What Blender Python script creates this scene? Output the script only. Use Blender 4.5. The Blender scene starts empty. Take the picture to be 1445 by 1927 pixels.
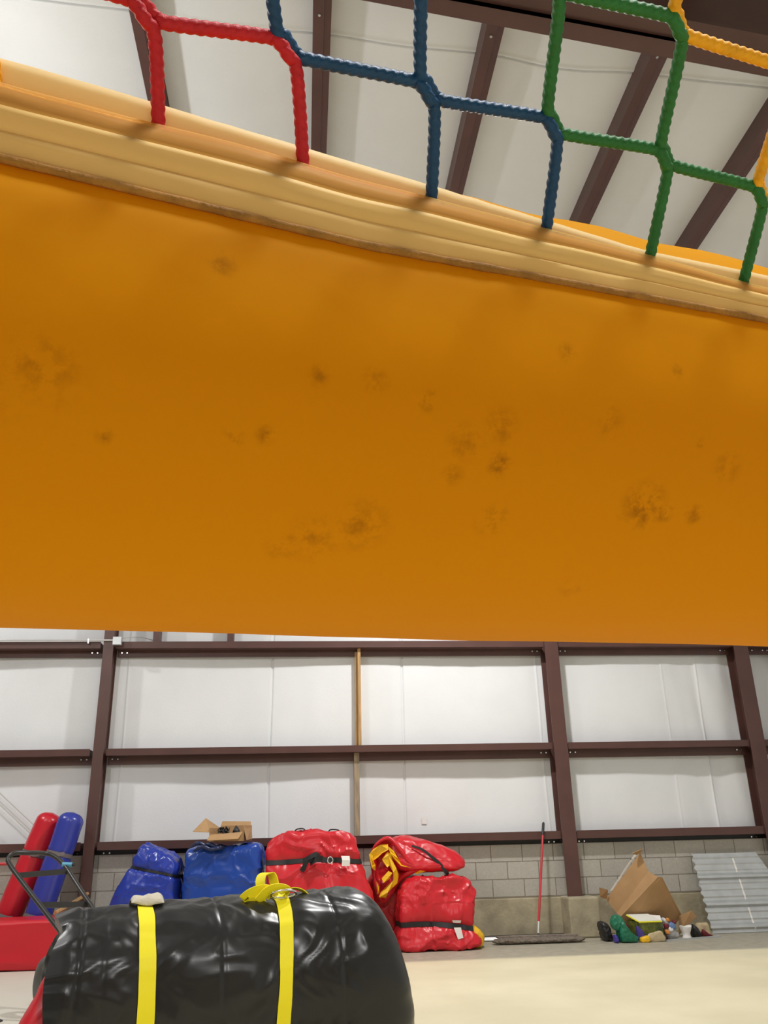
import bpy, bmesh, math, random
from mathutils import Vector, Matrix, noise

random.seed(7)
S = bpy.context.scene
COL = S.collection

# ------------------------------------------------------------------ camera
CAM_H = 1.2
cd = bpy.data.cameras.new('camera')
cam = bpy.data.objects.new('camera', cd)
COL.objects.link(cam)
R = Matrix(((0.99559, 0.01183, 0.09307), (-0.09100, 0.36190, 0.92777), (-0.02271, -0.93214, 0.36138)))   # rows: world x, y, z in camera (right, down, forward)
cx, cy, cz = R.col[0], R.col[1], R.col[2]
m = Matrix((cx, -cy, -cz)).transposed().to_4x4()
m.translation = Vector((0, 0, CAM_H))
cam.matrix_world = m
cd.sensor_fit = 'VERTICAL'
cd.sensor_height = 36.0
cd.lens = 1580.0 / 1927.0 * 36.0
cd.clip_start = 0.02
S.camera = cam

# ------------------------------------------------------------------ world, exposure, lamps
S.view_settings.view_transform = 'Standard'
S.view_settings.look = 'None'
S.view_settings.exposure = 0.0
S.view_settings.gamma = 1.0
S.cycles.use_denoising = True
S.cycles.max_bounces = 14
S.cycles.diffuse_bounces = 8
S.cycles.transmission_bounces = 8
w = bpy.data.worlds.new('world')
S.world = w
w.use_nodes = True
w.node_tree.nodes['Background'].inputs[0].default_value = (0.8, 0.85, 0.9, 1)
w.node_tree.nodes['Background'].inputs[1].default_value = 0.02


def bay_or_fill_light(x, y, z, power, size=0.42, kind='AREA'):
    """hall lamp; AREA: shaded, shines down; POINT: bare unseen source added to light the roof"""
    l = bpy.data.lights.new('bay_or_fill_light', kind)
    if kind == 'AREA':
        l.shape = 'DISK'; l.size = size
    else:
        l.shadow_soft_size = size * 0.5
    l.energy = power
    l.color = (1.0, 0.988, 0.965)
    o = bpy.data.objects.new('bay_or_fill_light', l)
    o.location = (x, y, z)
    COL.objects.link(o)
    return o


LAMP = 312
for lx, ly, lz, k, sz in ((-6.4, 8.6, 6.3, 0.62, .3), (1.9, 8.6, 6.1, 0.85, .3), (-6.4, 1.0, 6.3, 0.4, .5), (1.5, -1.0, 6.3, 1.15, 1.1), (-6.4, -5.6, 6.6, 0.4, .5)):
    bay_or_fill_light(lx, ly, lz, LAMP * k, sz)
bay_or_fill_light(-3.9, 5.2, 5.3, LAMP * 0.72, 0.3, 'POINT')  # added point light: brightens the roof and throws purlin shadows

# ------------------------------------------------------------------ helpers
def tag(o, label=None, cat=None, group=None, kind=None):
    if label: o['label'] = label
    if cat: o['category'] = cat
    if group: o['group'] = group
    if kind: o['kind'] = kind
    return o


def empty(name, loc=(0, 0, 0), label=None, cat=None, group=None):
    o = bpy.data.objects.new(name, None)
    o.location = loc
    o.empty_display_size = 0.1
    COL.objects.link(o)
    return tag(o, label, cat, group)


def par(o, p):
    if p is not None:
        o.parent = p
        q = p
        loc = Vector((0, 0, 0))
        while q is not None:
            loc += q.location
            q = q.parent
        o.matrix_parent_inverse = Matrix.Translation(-loc)
    return o


class MB:
    """collects shapes of ONE mesh, in world coordinates"""
    def __init__(self):
        self.v, self.f, self.sm = [], [], []

    def add(self, vs, fs, smooth=False):
        b = len(self.v)
        self.v += [tuple(x) for x in vs]
        for q in fs:
            self.f.append(tuple(i + b for i in q))
            self.sm.append(smooth)
        return self

    def box(self, lo, hi, rot=None, about=None):
        x0, y0, z0 = lo; x1, y1, z1 = hi
        vs = [Vector(p) for p in ((x0,y0,z0),(x1,y0,z0),(x1,y1,z0),(x0,y1,z0),(x0,y0,z1),(x1,y0,z1),(x1,y1,z1),(x0,y1,z1))]
        if rot is not None:
            c = Vector(about) if about is not None else sum(vs, Vector()) / 8
            vs = [rot @ (p - c) + c for p in vs]
        return self.add(vs, [(0,3,2,1),(4,5,6,7),(0,1,5,4),(1,2,6,5),(2,3,7,6),(3,0,4,7)])

    def prism(self, poly, axis, a, b):
        """poly: (p,q) pairs in the plane across AXIS, from a to b along it"""
        def P(t, p, q):
            return {'X': (t, p, q), 'Y': (p, t, q), 'Z': (p, q, t)}[axis]
        n = len(poly)
        vs = [P(a, *p) for p in poly] + [P(b, *p) for p in poly]
        fs = [(i, (i + 1) % n, n + (i + 1) % n, n + i) for i in range(n)]
        fs += [tuple(range(n - 1, -1, -1)), tuple(range(n, 2 * n))]
        return self.add(vs, fs)

    def slab(self, quad, th):
        q = [Vector(p) for p in quad]
        nrm = (q[1] - q[0]).cross(q[-1] - q[0]).normalized() * th
        n = len(q)
        vs = q + [p + nrm for p in q]
        fs = [(i, (i + 1) % n, n + (i + 1) % n, n + i) for i in range(n)] + [tuple(range(n - 1, -1, -1)), tuple(range(n, 2 * n))]
        return self.add(vs, fs)

    def tube(self, pts, r, n=10, closed=False, caps=True):
        pts = [Vector(p) for p in pts]
        rs = r if isinstance(r, (list, tuple)) else [r] * len(pts)
        N = len(pts)
        t0 = (pts[1] - pts[0]).normalized()
        ref = Vector((0, 0, 1)) if abs(t0.z) < 0.9 else Vector((1, 0, 0))
        nv = t0.cross(ref).normalized()
        vs = []
        for i, p in enumerate(pts):
            if closed: t = (pts[(i + 1) % N] - pts[i - 1]).normalized()
            else: t = (pts[min(i + 1, N - 1)] - pts[max(i - 1, 0)]).normalized()
            nv = (nv - t * nv.dot(t)).normalized()
            bv = t.cross(nv)
            for k in range(n):
                a = 2 * math.pi * k / n
                vs.append(p + (nv * math.cos(a) + bv * math.sin(a)) * rs[i])
        fs = []
        for i in range(N if closed else N - 1):
            for k in range(n):
                fs.append((i * n + k, i * n + (k + 1) % n, ((i + 1) % N) * n + (k + 1) % n, ((i + 1) % N) * n + k))
        if not closed and caps:
            fs += [tuple(range(n - 1, -1, -1)), tuple(range((N - 1) * n, N * n))]
        return self.add(vs, fs, True)

    def ribbon(self, pts, width, side, th=0.003):
        """flat strap along PTS; SIDE: direction of its width (one vector or one per point)"""
        pts = [Vector(p) for p in pts]
        N = len(pts)
        ws = width if isinstance(width, (list, tuple)) else [width] * N
        vs = []
        for i, p in enumerate(pts):
            t = (pts[min(i + 1, N - 1)] - pts[max(i - 1, 0)]).normalized()
            s = Vector(side[i] if isinstance(side, list) else side)
            s = (s - t * s.dot(t)).normalized()
            nn = t.cross(s) * th * 0.5
            h = s * ws[i] * 0.5
            vs += [p - h - nn, p + h - nn, p + h + nn, p - h + nn]
        fs = []
        for i in range(N - 1):
            for k in range(4):
                fs.append((i * 4 + k, i * 4 + (k + 1) % 4, i * 4 + 4 + (k + 1) % 4, i * 4 + 4 + k))
        fs += [(3, 2, 1, 0), (N * 4 - 4, N * 4 - 3, N * 4 - 2, N * 4 - 1)]
        return self.add(vs, fs, True)

    def grid(self, rows, closed_u=False, smooth=True):
        n, mm = len(rows), len(rows[0])
        vs = [p for r in rows for p in r]
        fs = []
        for i in range(n - 1):
            for k in range(mm if closed_u else mm - 1):
                k2 = (k + 1) % mm
                fs.append((i * mm + k, i * mm + k2, (i + 1) * mm + k2, (i + 1) * mm + k))
        return self.add(vs, fs, smooth)

    def build(self, name, mat, parent=None, bevel=0.0, label=None):
        me = bpy.data.meshes.new(name)
        me.from_pydata(self.v, [], self.f)
        me.polygons.foreach_set('use_smooth', self.sm)
        bm = bmesh.new(); bm.from_mesh(me)
        bmesh.ops.recalc_face_normals(bm, faces=bm.faces)
        bm.to_mesh(me); bm.free()
        if any(self.sm): me.set_sharp_from_angle(angle=math.radians(50))
        me.materials.append(mat)
        o = bpy.data.objects.new(name, me)
        COL.objects.link(o)
        if bevel:
            b = o.modifiers.new('bevel', 'BEVEL'); b.width = bevel; b.segments = 2; b.limit_method = 'ANGLE'
        if label: o['label'] = label
        return par(o, parent)


def cat(pts, n=8, closed=False):
    """Catmull-Rom through points"""
    P = [Vector(p) for p in pts]
    if closed: P = [P[-1]] + P + [P[0], P[1]]
    else: P = [P[0] * 2 - P[1]] + P + [P[-1] * 2 - P[-2]]
    out = []
    for i in range(1, len(P) - 2):
        a, b, c, d = P[i - 1:i + 3]
        for k in range(n):
            t = k / n
            out.append(0.5 * ((2 * b) + (c - a) * t + (2 * a - 5 * b + 4 * c - d) * t * t + (3 * b - a - 3 * c + d) * t ** 3))
    if not closed: out.append(P[-2])
    return out


def lerp_tab(tab, x):
    if x <= tab[0][0]: return tab[0][1]
    for (a, va), (b, vb) in zip(tab, tab[1:]):
        if x <= b:
            t = (x - a) / (b - a)
            t = t * t * (3 - 2 * t) * 0.5 + t * 0.5
            return va + (vb - va) * t
    return tab[-1][1]

# ------------------------------------------------------------------ materials
def mat(name, color, rough=0.6, metallic=0.0, spec=0.5, var=0.0, vscale=4.0, bump=0.0, bscale=40.0, bdetail=4.0, bdist=0.01, coat=0.0, color2=None, stretch=(1, 1, 1), crease=False):
    mm = bpy.data.materials.new(name)
    mm.use_nodes = True
    nt = mm.node_tree; N = nt.nodes; L = nt.links
    b = N['Principled BSDF']
    b.inputs['Base Color'].default_value = (*color, 1)
    b.inputs['Roughness'].default_value = rough
    b.inputs['Metallic'].default_value = metallic
    b.inputs['Specular IOR Level'].default_value = spec
    b.inputs['Coat Weight'].default_value = coat
    tc = N.new('ShaderNodeTexCoord')
    mp = N.new('ShaderNodeMapping'); mp.inputs['Scale'].default_value = stretch
    L.new(tc.outputs['Object'], mp.inputs['Vector'])
    if var or color2:
        nz = N.new('ShaderNodeTexNoise'); nz.inputs['Scale'].default_value = vscale; nz.inputs['Detail'].default_value = 6
        L.new(mp.outputs[0], nz.inputs['Vector'])
        cr = N.new('ShaderNodeValToRGB')
        c2 = color2 or tuple(c * (1 - var) for c in color)
        c1 = color if color2 else tuple(min(1, c * (1 + var)) for c in color)
        cr.color_ramp.elements[0].position = 0.3; cr.color_ramp.elements[1].position = 0.7
        cr.color_ramp.elements[0].color = (*c2, 1); cr.color_ramp.elements[1].color = (*c1, 1)
        L.new(nz.outputs['Fac'], cr.inputs[0]); L.new(cr.outputs[0], b.inputs['Base Color'])
    if bump:
        nb = N.new('ShaderNodeTexNoise'); nb.inputs['Scale'].default_value = bscale; nb.inputs['Detail'].default_value = bdetail
        if crease:
            nb.noise_type = 'RIDGED_MULTIFRACTAL'; nb.inputs['Distortion'].default_value = 0.6; nb.inputs['Lacunarity'].default_value = 2.2
        L.new(mp.outputs[0], nb.inputs['Vector'])
        bp = N.new('ShaderNodeBump'); bp.inputs['Strength'].default_value = bump; bp.inputs['Distance'].default_value = bdist
        L.new(nb.outputs['Fac'], bp.inputs['Height']); L.new(bp.outputs[0], b.inputs['Normal'])
    return mm


M = {}
M['steel'] = mat('oxide_red_steel', (0.092, 0.040, 0.033), 0.45, var=0.12, vscale=3)
M['facing'] = mat('white_insulation_facing', (0.755, 0.77, 0.79), 0.42, var=0.03, vscale=1.5, bump=0.25, bscale=60, bdist=0.004)
M['wallpaint'] = mat('dull_panel', (0.30, 0.29, 0.28), 0.6, var=0.04)
M['concrete'] = mat('old_concrete', (0.36, 0.315, 0.215), 0.85, var=0.22, vscale=5, bump=0.5, bscale=30)
M['red'] = mat('red_vinyl', (0.56, 0.016, 0.026), 0.34, bump=0.35, bscale=3.2, bdist=0.02, bdetail=3, spec=0.4, crease=True)
M['redtube'] = mat('red_smooth_vinyl', (0.55, 0.016, 0.03), 0.28, bump=0.1, bscale=14, bdist=0.01)
M['blue'] = mat('blue_vinyl', (0.022, 0.045, 0.34), 0.27, bump=0.30, bscale=3.5, bdist=0.02, bdetail=3, spec=0.4, crease=True)
M['blue2'] = mat('royal_blue_vinyl', (0.016, 0.060, 0.33), 0.25, bump=0.40, bscale=4.0, bdist=0.02, bdetail=3, spec=0.4, crease=True)
M['bluetube'] = mat('blue_smooth_vinyl', (0.036, 0.05, 0.33), 0.26, bump=0.1, bscale=14, bdist=0.01)
M['black'] = mat('black_vinyl', (0.014, 0.0145, 0.015), 0.32, var=0.2, vscale=2, bump=0.35, bscale=2.6, bdist=0.02, bdetail=3, spec=0.42, crease=True)
M['web'] = mat('black_webbing', (0.012, 0.012, 0.013), 0.7, bump=0.2, bscale=200, bdist=0.002)
M['yel'] = mat('yellow_vinyl', (0.80, 0.47, 0.012), 0.4, bump=0.2, bscale=20, bdist=0.01, crease=True)
M['ystrap'] = mat('yellow_webbing', (0.95, 0.83, 0.010), 0.6, bump=0.3, bscale=300, bdist=0.001)
M['kraft'] = mat('kraft_cardboard', (0.42, 0.25, 0.115), 0.8, var=0.08, vscale=6)
M['white'] = mat('white_paper', (0.80, 0.77, 0.74), 0.7)
M['chrome'] = mat('chrome', (0.75, 0.75, 0.75), 0.2, metallic=1.0)
M['galv'] = mat('galvanised_steel', (0.52, 0.54, 0.55), 0.42, metallic=0.55, var=0.08, vscale=8)
M['blacksteel'] = mat('black_painted_tube', (0.028, 0.026, 0.024), 0.38)
M['rubber'] = mat('grey_tyre_rubber', (0.11, 0.105, 0.10), 0.85)
M['wood'] = mat('pine_lumber', (0.56, 0.33, 0.13), 0.7, color2=(0.36, 0.22, 0.10), vscale=7, stretch=(6, 6, 0.6))
M['cloth'] = mat('cream_cloth', (0.62, 0.57, 0.45), 0.9, bump=0.4, bscale=60)
M['redpaint'] = mat('red_painted_handle', (0.47, 0.02, 0.03), 0.4)
M['dark'] = mat('black_plastic', (0.015, 0.015, 0.016), 0.45)
M['mop'] = mat('dusty_mop_yarn', (0.20, 0.165, 0.13), 0.95, var=0.3, vscale=30, bump=1.0, bscale=90, bdist=0.02)
M['alu'] = mat('bare_aluminium', (0.62, 0.62, 0.60), 0.35, metallic=0.6)
M['green'] = mat('green_plastic_bag', (0.012, 0.16, 0.085), 0.38, bump=0.4, bscale=18, bdist=0.02, crease=True)
M['purple'] = mat('violet_blue_vinyl', (0.05, 0.035, 0.25), 0.45)
M['bag'] = mat('white_plastic_bag', (0.62, 0.62, 0.62), 0.3, color2=(0.34, 0.34, 0.36), vscale=14, bump=0.6, bscale=30, bdist=0.02)
M['carton'] = mat('dark_green_carton', (0.02, 0.035, 0.012), 0.5, color2=(0.16, 0.17, 0.02), vscale=22)
M['cartonlid'] = mat('white_carton_lid', (0.74, 0.75, 0.68), 0.6)
M['cartonedge'] = mat('yellow_carton_edge', (0.72, 0.66, 0.03), 0.5)
M['maroon'] = mat('dark_red_plastic', (0.16, 0.018, 0.025), 0.5)
M['tan'] = mat('tan_paper', (0.50, 0.40, 0.24), 0.8, var=0.1, vscale=20)
M['orangebit'] = mat('orange_wrapper', (0.62, 0.24, 0.05), 0.5)
M['bluebit'] = mat('pale_blue_wrapper', (0.13, 0.22, 0.42), 0.5)
M['gripblue'] = mat('light_blue_tape', (0.12, 0.38, 0.55), 0.5)
M['grey_web'] = mat('grey_strap', (0.16, 0.14, 0.14), 0.6)


def floor_mat():
    mm = bpy.data.materials.new('coated_concrete_floor'); mm.use_nodes = True
    nt = mm.node_tree; N = nt.nodes; L = nt.links; b = N['Principled BSDF']
    tc = N.new('ShaderNodeTexCoord')
    sep = N.new('ShaderNodeSeparateXYZ'); L.new(tc.outputs['Object'], sep.inputs[0])
    nz = N.new('ShaderNodeTexNoise'); nz.inputs['Scale'].default_value = 1.1; nz.inputs['Detail'].default_value = 8
    L.new(tc.outputs['Object'], nz.inputs['Vector'])
    nf = N.new('ShaderNodeTexNoise'); nf.inputs['Scale'].default_value = 9; nf.inputs['Detail'].default_value = 8
    L.new(tc.outputs['Object'], nf.inputs['Vector'])
    # coating: cream, worn greyer in places
    cr = N.new('ShaderNodeValToRGB'); L.new(nz.outputs['Fac'], cr.inputs[0])
    cr.color_ramp.elements[0].position = 0.35; cr.color_ramp.elements[0].color = (0.65, 0.585, 0.395, 1)
    cr.color_ramp.elements[1].position = 0.65; cr.color_ramp.elements[1].color = (0.75, 0.68, 0.475, 1)
    # uncoated band along the wall, and the worn strip by the roll
    cr2 = N.new('ShaderNodeValToRGB'); L.new(nf.outputs['Fac'], cr2.inputs[0])
    cr2.color_ramp.elements[0].position = 0.3; cr2.color_ramp.elements[0].color = (0.31, 0.285, 0.22, 1)
    cr2.color_ramp.elements[1].position = 0.7; cr2.color_ramp.elements[1].color = (0.41, 0.375, 0.295, 1)
    ad = N.new('ShaderNodeMath'); ad.operation = 'MULTIPLY_ADD'; L.new(nf.outputs['Fac'], ad.inputs[0]); ad.inputs[1].default_value = 0.12; L.new(sep.outputs['Y'], ad.inputs[2])
    mr = N.new('ShaderNodeMapRange'); L.new(ad.outputs[0], mr.inputs[0])
    mr.inputs[1].default_value = 9.66; mr.inputs[2].default_value = 9.80
    mx = N.new('ShaderNodeMix'); mx.data_type = 'RGBA'
    L.new(mr.outputs[0], mx.inputs['Factor']); L.new(cr.outputs[0], mx.inputs['A']); L.new(cr2.outputs[0], mx.inputs['B'])
    # greyer coat to the west
    mr2 = N.new('ShaderNodeMapRange'); L.new(sep.outputs['X'], mr2.inputs[0]); mr2.inputs[1].default_value = -0.6; mr2.inputs[2].default_value = -2.2
    mx2 = N.new('ShaderNodeMix'); mx2.data_type = 'RGBA'; mx2.inputs['B'].default_value = (0.58, 0.56, 0.48, 1)
    L.new(mr2.outputs[0], mx2.inputs['Factor']); L.new(mx.outputs['Result'], mx2.inputs['A'])
    L.new(mx2.outputs['Result'], b.inputs['Base Color'])
    b.inputs['Roughness'].default_value = 0.5
    bp = N.new('ShaderNodeBump'); bp.inputs['Strength'].default_value = 0.15; bp.inputs['Distance'].default_value = 0.01
    L.new(nf.outputs['Fac'], bp.inputs['Height']); L.new(bp.outputs[0], b.inputs['Normal'])
    return mm


def block_mat():
    mm = bpy.data.materials.new('grey_block_masonry'); mm.use_nodes = True
    nt = mm.node_tree; N = nt.nodes; L = nt.links; b = N['Principled BSDF']
    tc = N.new('ShaderNodeTexCoord')
    sep = N.new('ShaderNodeSeparateXYZ'); L.new(tc.outputs['Object'], sep.inputs[0])
    cb = N.new('ShaderNodeCombineXYZ')
    ax = N.new('ShaderNodeMath'); ax.operation = 'ADD'; ax.inputs[1].default_value = 40.59 - 2.222
    az = N.new('ShaderNodeMath'); az.operation = 'ADD'; az.inputs[1].default_value = 2.06 - 0.461
    L.new(sep.outputs['X'], ax.inputs[0]); L.new(sep.outputs['Z'], az.inputs[0])
    L.new(ax.outputs[0], cb.inputs[0]); L.new(az.outputs[0], cb.inputs[1])
    br = N.new('ShaderNodeTexBrick'); L.new(cb.outputs[0], br.inputs['Vector'])
    br.inputs['Scale'].default_value = 1.0; br.inputs['Brick Width'].default_value = 0.41; br.inputs['Row Height'].default_value = 0.206
    br.inputs['Mortar Size'].default_value = 0.006; br.inputs['Mortar Smooth'].default_value = 0.3; br.offset = 0.5
    br.inputs['Color1'].default_value = (0.41, 0.385, 0.335, 1); br.inputs['Color2'].default_value = (0.46, 0.435, 0.385, 1)
    br.inputs['Mortar'].default_value = (0.22, 0.195, 0.155, 1)
    nz = N.new('ShaderNodeTexNoise'); nz.inputs['Scale'].default_value = 45; nz.inputs['Detail'].default_value = 8
    L.new(tc.outputs['Object'], nz.inputs['Vector'])
    mx = N.new('ShaderNodeMix'); mx.data_type = 'RGBA'; mx.blend_type = 'OVERLAY'; mx.inputs['Factor'].default_value = 0.18
    L.new(br.outputs['Color'], mx.inputs['A']); L.new(nz.outputs['Fac'], mx.inputs['B'])
    L.new(mx.outputs['Result'], b.inputs['Base Color'])
    b.inputs['Roughness'].default_value = 0.9
    h = N.new('ShaderNodeMath'); h.operation = 'MULTIPLY_ADD'; h.inputs[1].default_value = -1.0
    L.new(br.outputs['Fac'], h.inputs[0]); 
    sc = N.new('ShaderNodeMath'); sc.operation = 'MULTIPLY'; sc.inputs[1].default_value = 0.25; L.new(nz.outputs['Fac'], sc.inputs[0]); L.new(sc.outputs[0], h.inputs[2])
    bp = N.new('ShaderNodeBump'); bp.inputs['Strength'].default_value = 0.7; bp.inputs['Distance'].default_value = 0.008
    L.new(h.outputs[0], bp.inputs['Height']); L.new(bp.outputs[0], b.inputs['Normal'])
    return mm


def vinyl_translucent(name, diff, trans, k, rough=0.45, spots=(), grime=(0.13, 0.04, 0.006), bump=0.08, clear=0.0):
    """inflatable fabric that lets lamp light through; spots: scuffs (x, y, z, radius, strength)"""
    mm = bpy.data.materials.new(name); mm.use_nodes = True
    nt = mm.node_tree; N = nt.nodes; L = nt.links
    b = N['Principled BSDF']; out = N['Material Output']
    b.inputs['Roughness'].default_value = rough
    b.inputs['Specular IOR Level'].default_value = 0.06
    tr = N.new('ShaderNodeBsdfTranslucent')
    ms = N.new('ShaderNodeMixShader'); ms.inputs[0].default_value = k
    L.new(b.outputs[0], ms.inputs[1]); L.new(tr.outputs[0], ms.inputs[2])
    if clear:
        tp = N.new('ShaderNodeBsdfTransparent'); tp.inputs[0].default_value = (1.0, 0.90, 0.62, 1)
        mt = N.new('ShaderNodeMixShader'); mt.inputs[0].default_value = clear
        L.new(ms.outputs[0], mt.inputs[1]); L.new(tp.outputs[0], mt.inputs[2]); L.new(mt.outputs[0], out.inputs['Surface'])
    else:
        L.new(ms.outputs[0], out.inputs['Surface'])
    tc = N.new('ShaderNodeTexCoord')
    nz = N.new('ShaderNodeTexNoise'); nz.inputs['Scale'].default_value = 7; nz.inputs['Detail'].default_value = 5
    L.new(tc.outputs['Object'], nz.inputs['Vector'])
    bp = N.new('ShaderNodeBump'); bp.inputs['Strength'].default_value = bump; bp.inputs['Distance'].default_value = 0.02
    L.new(nz.outputs['Fac'], bp.inputs['Height']); L.new(bp.outputs[0], b.inputs['Normal'])
    acc = None
    if spots:
        ng = N.new('ShaderNodeTexNoise'); ng.inputs['Scale'].default_value = 75; ng.inputs['Detail'].default_value = 6; ng.inputs['Roughness'].default_value = 0.7
        L.new(tc.outputs['Object'], ng.inputs['Vector'])
        nr = N.new('ShaderNodeMapRange'); L.new(ng.outputs['Fac'], nr.inputs[0]); nr.inputs[1].default_value = 0.44; nr.inputs[2].default_value = 0.72
        for (x, y, z, rad, st) in spots:
            d = N.new('ShaderNodeVectorMath'); d.operation = 'DISTANCE'; L.new(tc.outputs['Object'], d.inputs[0]); d.inputs[1].default_value = (x, y, z)
            mr = N.new('ShaderNodeMapRange'); mr.interpolation_type = 'SMOOTHSTEP'
            L.new(d.outputs['Value'], mr.inputs[0]); mr.inputs[1].default_value = rad; mr.inputs[2].default_value = 0.0; mr.inputs[4].default_value = st
            if acc is None: acc = mr.outputs[0]
            else:
                mxx = N.new('ShaderNodeMath'); mxx.operation = 'MAXIMUM'; L.new(acc, mxx.inputs[0]); L.new(mr.outputs[0], mxx.inputs[1]); acc = mxx.outputs[0]
        mu = N.new('ShaderNodeMath'); mu.operation = 'MULTIPLY'; L.new(acc, mu.inputs[0]); L.new(nr.outputs[0], mu.inputs[1]); acc = mu.outputs[0]
    for col, node, sock in ((diff, b, 'Base Color'), (trans, tr, 'Color')):
        mx = N.new('ShaderNodeMix'); mx.data_type = 'RGBA'
        mx.inputs['A'].default_value = (*col, 1); mx.inputs['B'].default_value = (*grime, 1); mx.inputs['Factor'].default_value = 0.0
        if acc is not None: L.new(acc, mx.inputs['Factor'])
        L.new(mx.outputs['Result'], node.inputs[sock])
    return mm

M['floor'] = floor_mat()
M['block'] = block_mat()

# ------------------------------------------------------------------ the building shell
WX0, WX1, WY0, WY1 = -14.0, 6.75, -9.0, 11.62


def struct(mb, name, mt, bevel=0.0):
    return tag(mb.build(name, mt, None, bevel), kind='structure')


def purlin_z(x):          # underside of the purlins
    return 7.2 - 0.08 * x

struct(MB().box((WX0 - .2, WY0 - .2, -.2), (WX1 + .2, WY1 + .3, 0)), 'floor', M['floor'])
struct(MB().box((WX0 - .2, WY0 - .2, 0), (WX0, WY1 + .3, 9.2)), 'wall_left', M['wallpaint'])
struct(MB().box((WX1, WY0 - .2, 0), (WX1 + .2, WY1 + .3, 9.2)), 'wall_right', M['facing'])
struct(MB().box((WX0, WY0 - .2, 0), (WX1, WY0, 9.2)), 'wall_front', M['wallpaint'])

# back wall: concrete curb, three courses of block, draped insulation facing above
struct(MB().box((WX0, 11.49, 0), (WX1, 11.8, 0.445)), 'wall_base', M['concrete'], 0.012)
struct(MB().box((WX0, 11.50, 0.455), (WX1, 11.8, 1.079)), 'wall_block', M['block'])
struct(MB().box((WX0, 11.505, 0.44), (WX1, 11.8, 0.46)), 'trim_1', M['concrete'])

SEAMS = [(-0.432, 0.003), (1.36, 0.003), (3.27, 0.005), (5.10, 0.004), (5.60, 0.009), (-2.35, 0.005), (-4.2, 0.004)]


def facing_y(x, z):
    d = 0.012 * math.sin(x * 1.7 + 0.6 * math.sin(z)) * 1.0
    d += 0.02 * noise.noise(Vector((x * 0.7, z * 0.5, 3.1)))
    d += 0.007 * noise.noise(Vector((x * 3.1, z * 1.1, 9.0)))
    if x > 5.0:
        k = min(1, (x - 5.0) / 0.6)
        d += k * 0.05 * noise.noise(Vector((x * 4.5 + 0.4 * z, z * 0.8, 1.0)))
    for sx, h in SEAMS:
        xx = sx + 0.02 * noise.noise(Vector((z * 0.8, sx, 0)))
        e = (x - xx) / 0.014
        d += (h if h > .0035 else -.02) * math.exp(-e * e)
        e2 = (x - xx + 0.05) / 0.05
        d -= 0.5 * h * math.exp(-e2 * e2)
    # sag: bellies out between girts
    return WY1 - d

xs = set(x * 0.06 for x in range(-76, 113))
for sx, _h in SEAMS:
    for k in range(-8, 9): xs.add(round(sx + k * 0.006, 4))
xs = sorted([x for x in xs if x < WX1] + [WX0, -9, WX1])
rows = [[(x, facing_y(x, z), z) for x in xs] for z in [1.0 + 0.1 * k for k in range(75)]]
struct(MB().grid(rows), 'wall_back', M['facing'])

# roof insulation draped over the purlins
PURL = [-8.1, -6.65, -5.2, -3.85, -2.98, -1.43, 0.012, 1.365, 2.71, 3.93, 5.17]
PW = 0.144


def roof_z(x, y):
    base = purlin_z(x) + 0.2
    c = min(PURL, key=lambda p: abs(p + PW / 2 - x)) + PW / 2
    t = min(1, abs(x - c) / 0.65)
    z = base - 0.035 * math.sin(t * math.pi / 2) ** 2 * (1 if abs(x - c) > PW / 2 else 0.3)
    z += 0.010 * noise.noise(Vector((x * 2.2, y * 0.6, 2.0)))
    for sy in (2.2, 5.05, 7.3, 9.4):
        yy = sy + 0.05 * noise.noise(Vector((x * 0.7, sy, 1))) 
        e = (y - yy) / 0.007
        z += 0.05 * math.exp(-e * e)
        e = (y - yy + 0.03) / 0.02
        z -= 0.012 * math.exp(-e * e)
    return z

ys = set([WY0, -6, -3, -1, 0] + [0.5 + 0.15 * k for k in range(75)])
for sy in (2.2, 5.05, 7.3, 9.4):
    for k in range(-28, 29): ys.add(round(sy + 0.004 * k, 4))
ys = sorted(y for y in ys if y < WY1 + 0.2) + [WY1 + 0.2]
rx = [WX0, -12, -10] + [-8.2 + 0.1 * k for k in range(int((WX1 + 8.2) / 0.1) + 1)] + [WX1]
rows = [[(x, y, roof_z(x, y)) for x in rx] for y in ys]
struct(MB().grid(rows), 'ceiling', M['facing'])

# purlins: folded steel channels along y
for px in PURL:
    z = purlin_z(px)
    prof = [(px, z), (px + .080, z), (px + .086, z - .006), (px + .092, z), (px + PW, z + .012), (px + PW, z + .03), (px + PW - .012, z + .03), (px + PW - .012, z + .17), (px + PW, z + .185), (px + PW, z + .2), (px, z + .2)]
    p = struct(MB().prism([(a, b) for a, b in prof], 'Y', WY0, WY1), 'purlin_beam', M['steel'])
    for yy in (4.55, 4.72):
        MB().tube([(px + .05, yy, z - .012), (px + .05, yy, z + .004)], 0.011, 8).build('bolt', M['galv'], p)

# tapered main rafter
def raf(x): return 6.765 - 0.169 * x
mb = MB()
for y0, y1, dz0, top in ((3.9, 4.2, 0.0, 0.016), (4.045, 4.057, 0.0, None)):
    a, b = -6.0, WX1
    def q(x, dz): return raf(x) + dz
    if top is not None:
        vs = [(a, y0, q(a, 0)), (b, y0, q(b, 0)), (b, y1, q(b, 0)), (a, y1, q(a, 0)), (a, y0, q(a, top)), (b, y0, q(b, top)), (b, y1, q(b, top)), (a, y1, q(a, top))]
    else:
        vs = [(a, y0, q(a, 0)), (b, y0, q(b, 0)), (b, y1, q(b, 0)), (a, y1, q(a, 0)), (a, y0, purlin_z(a)), (b, y0, purlin_z(b)), (b, y1, purlin_z(b)), (a, y1, purlin_z(a))]
    mb.add(vs, [(0,3,2,1),(4,5,6,7),(0,1,5,4),(1,2,6,5),(2,3,7,6),(3,0,4,7)])
struct(mb, 'rafter_beam', M['steel'])

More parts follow.
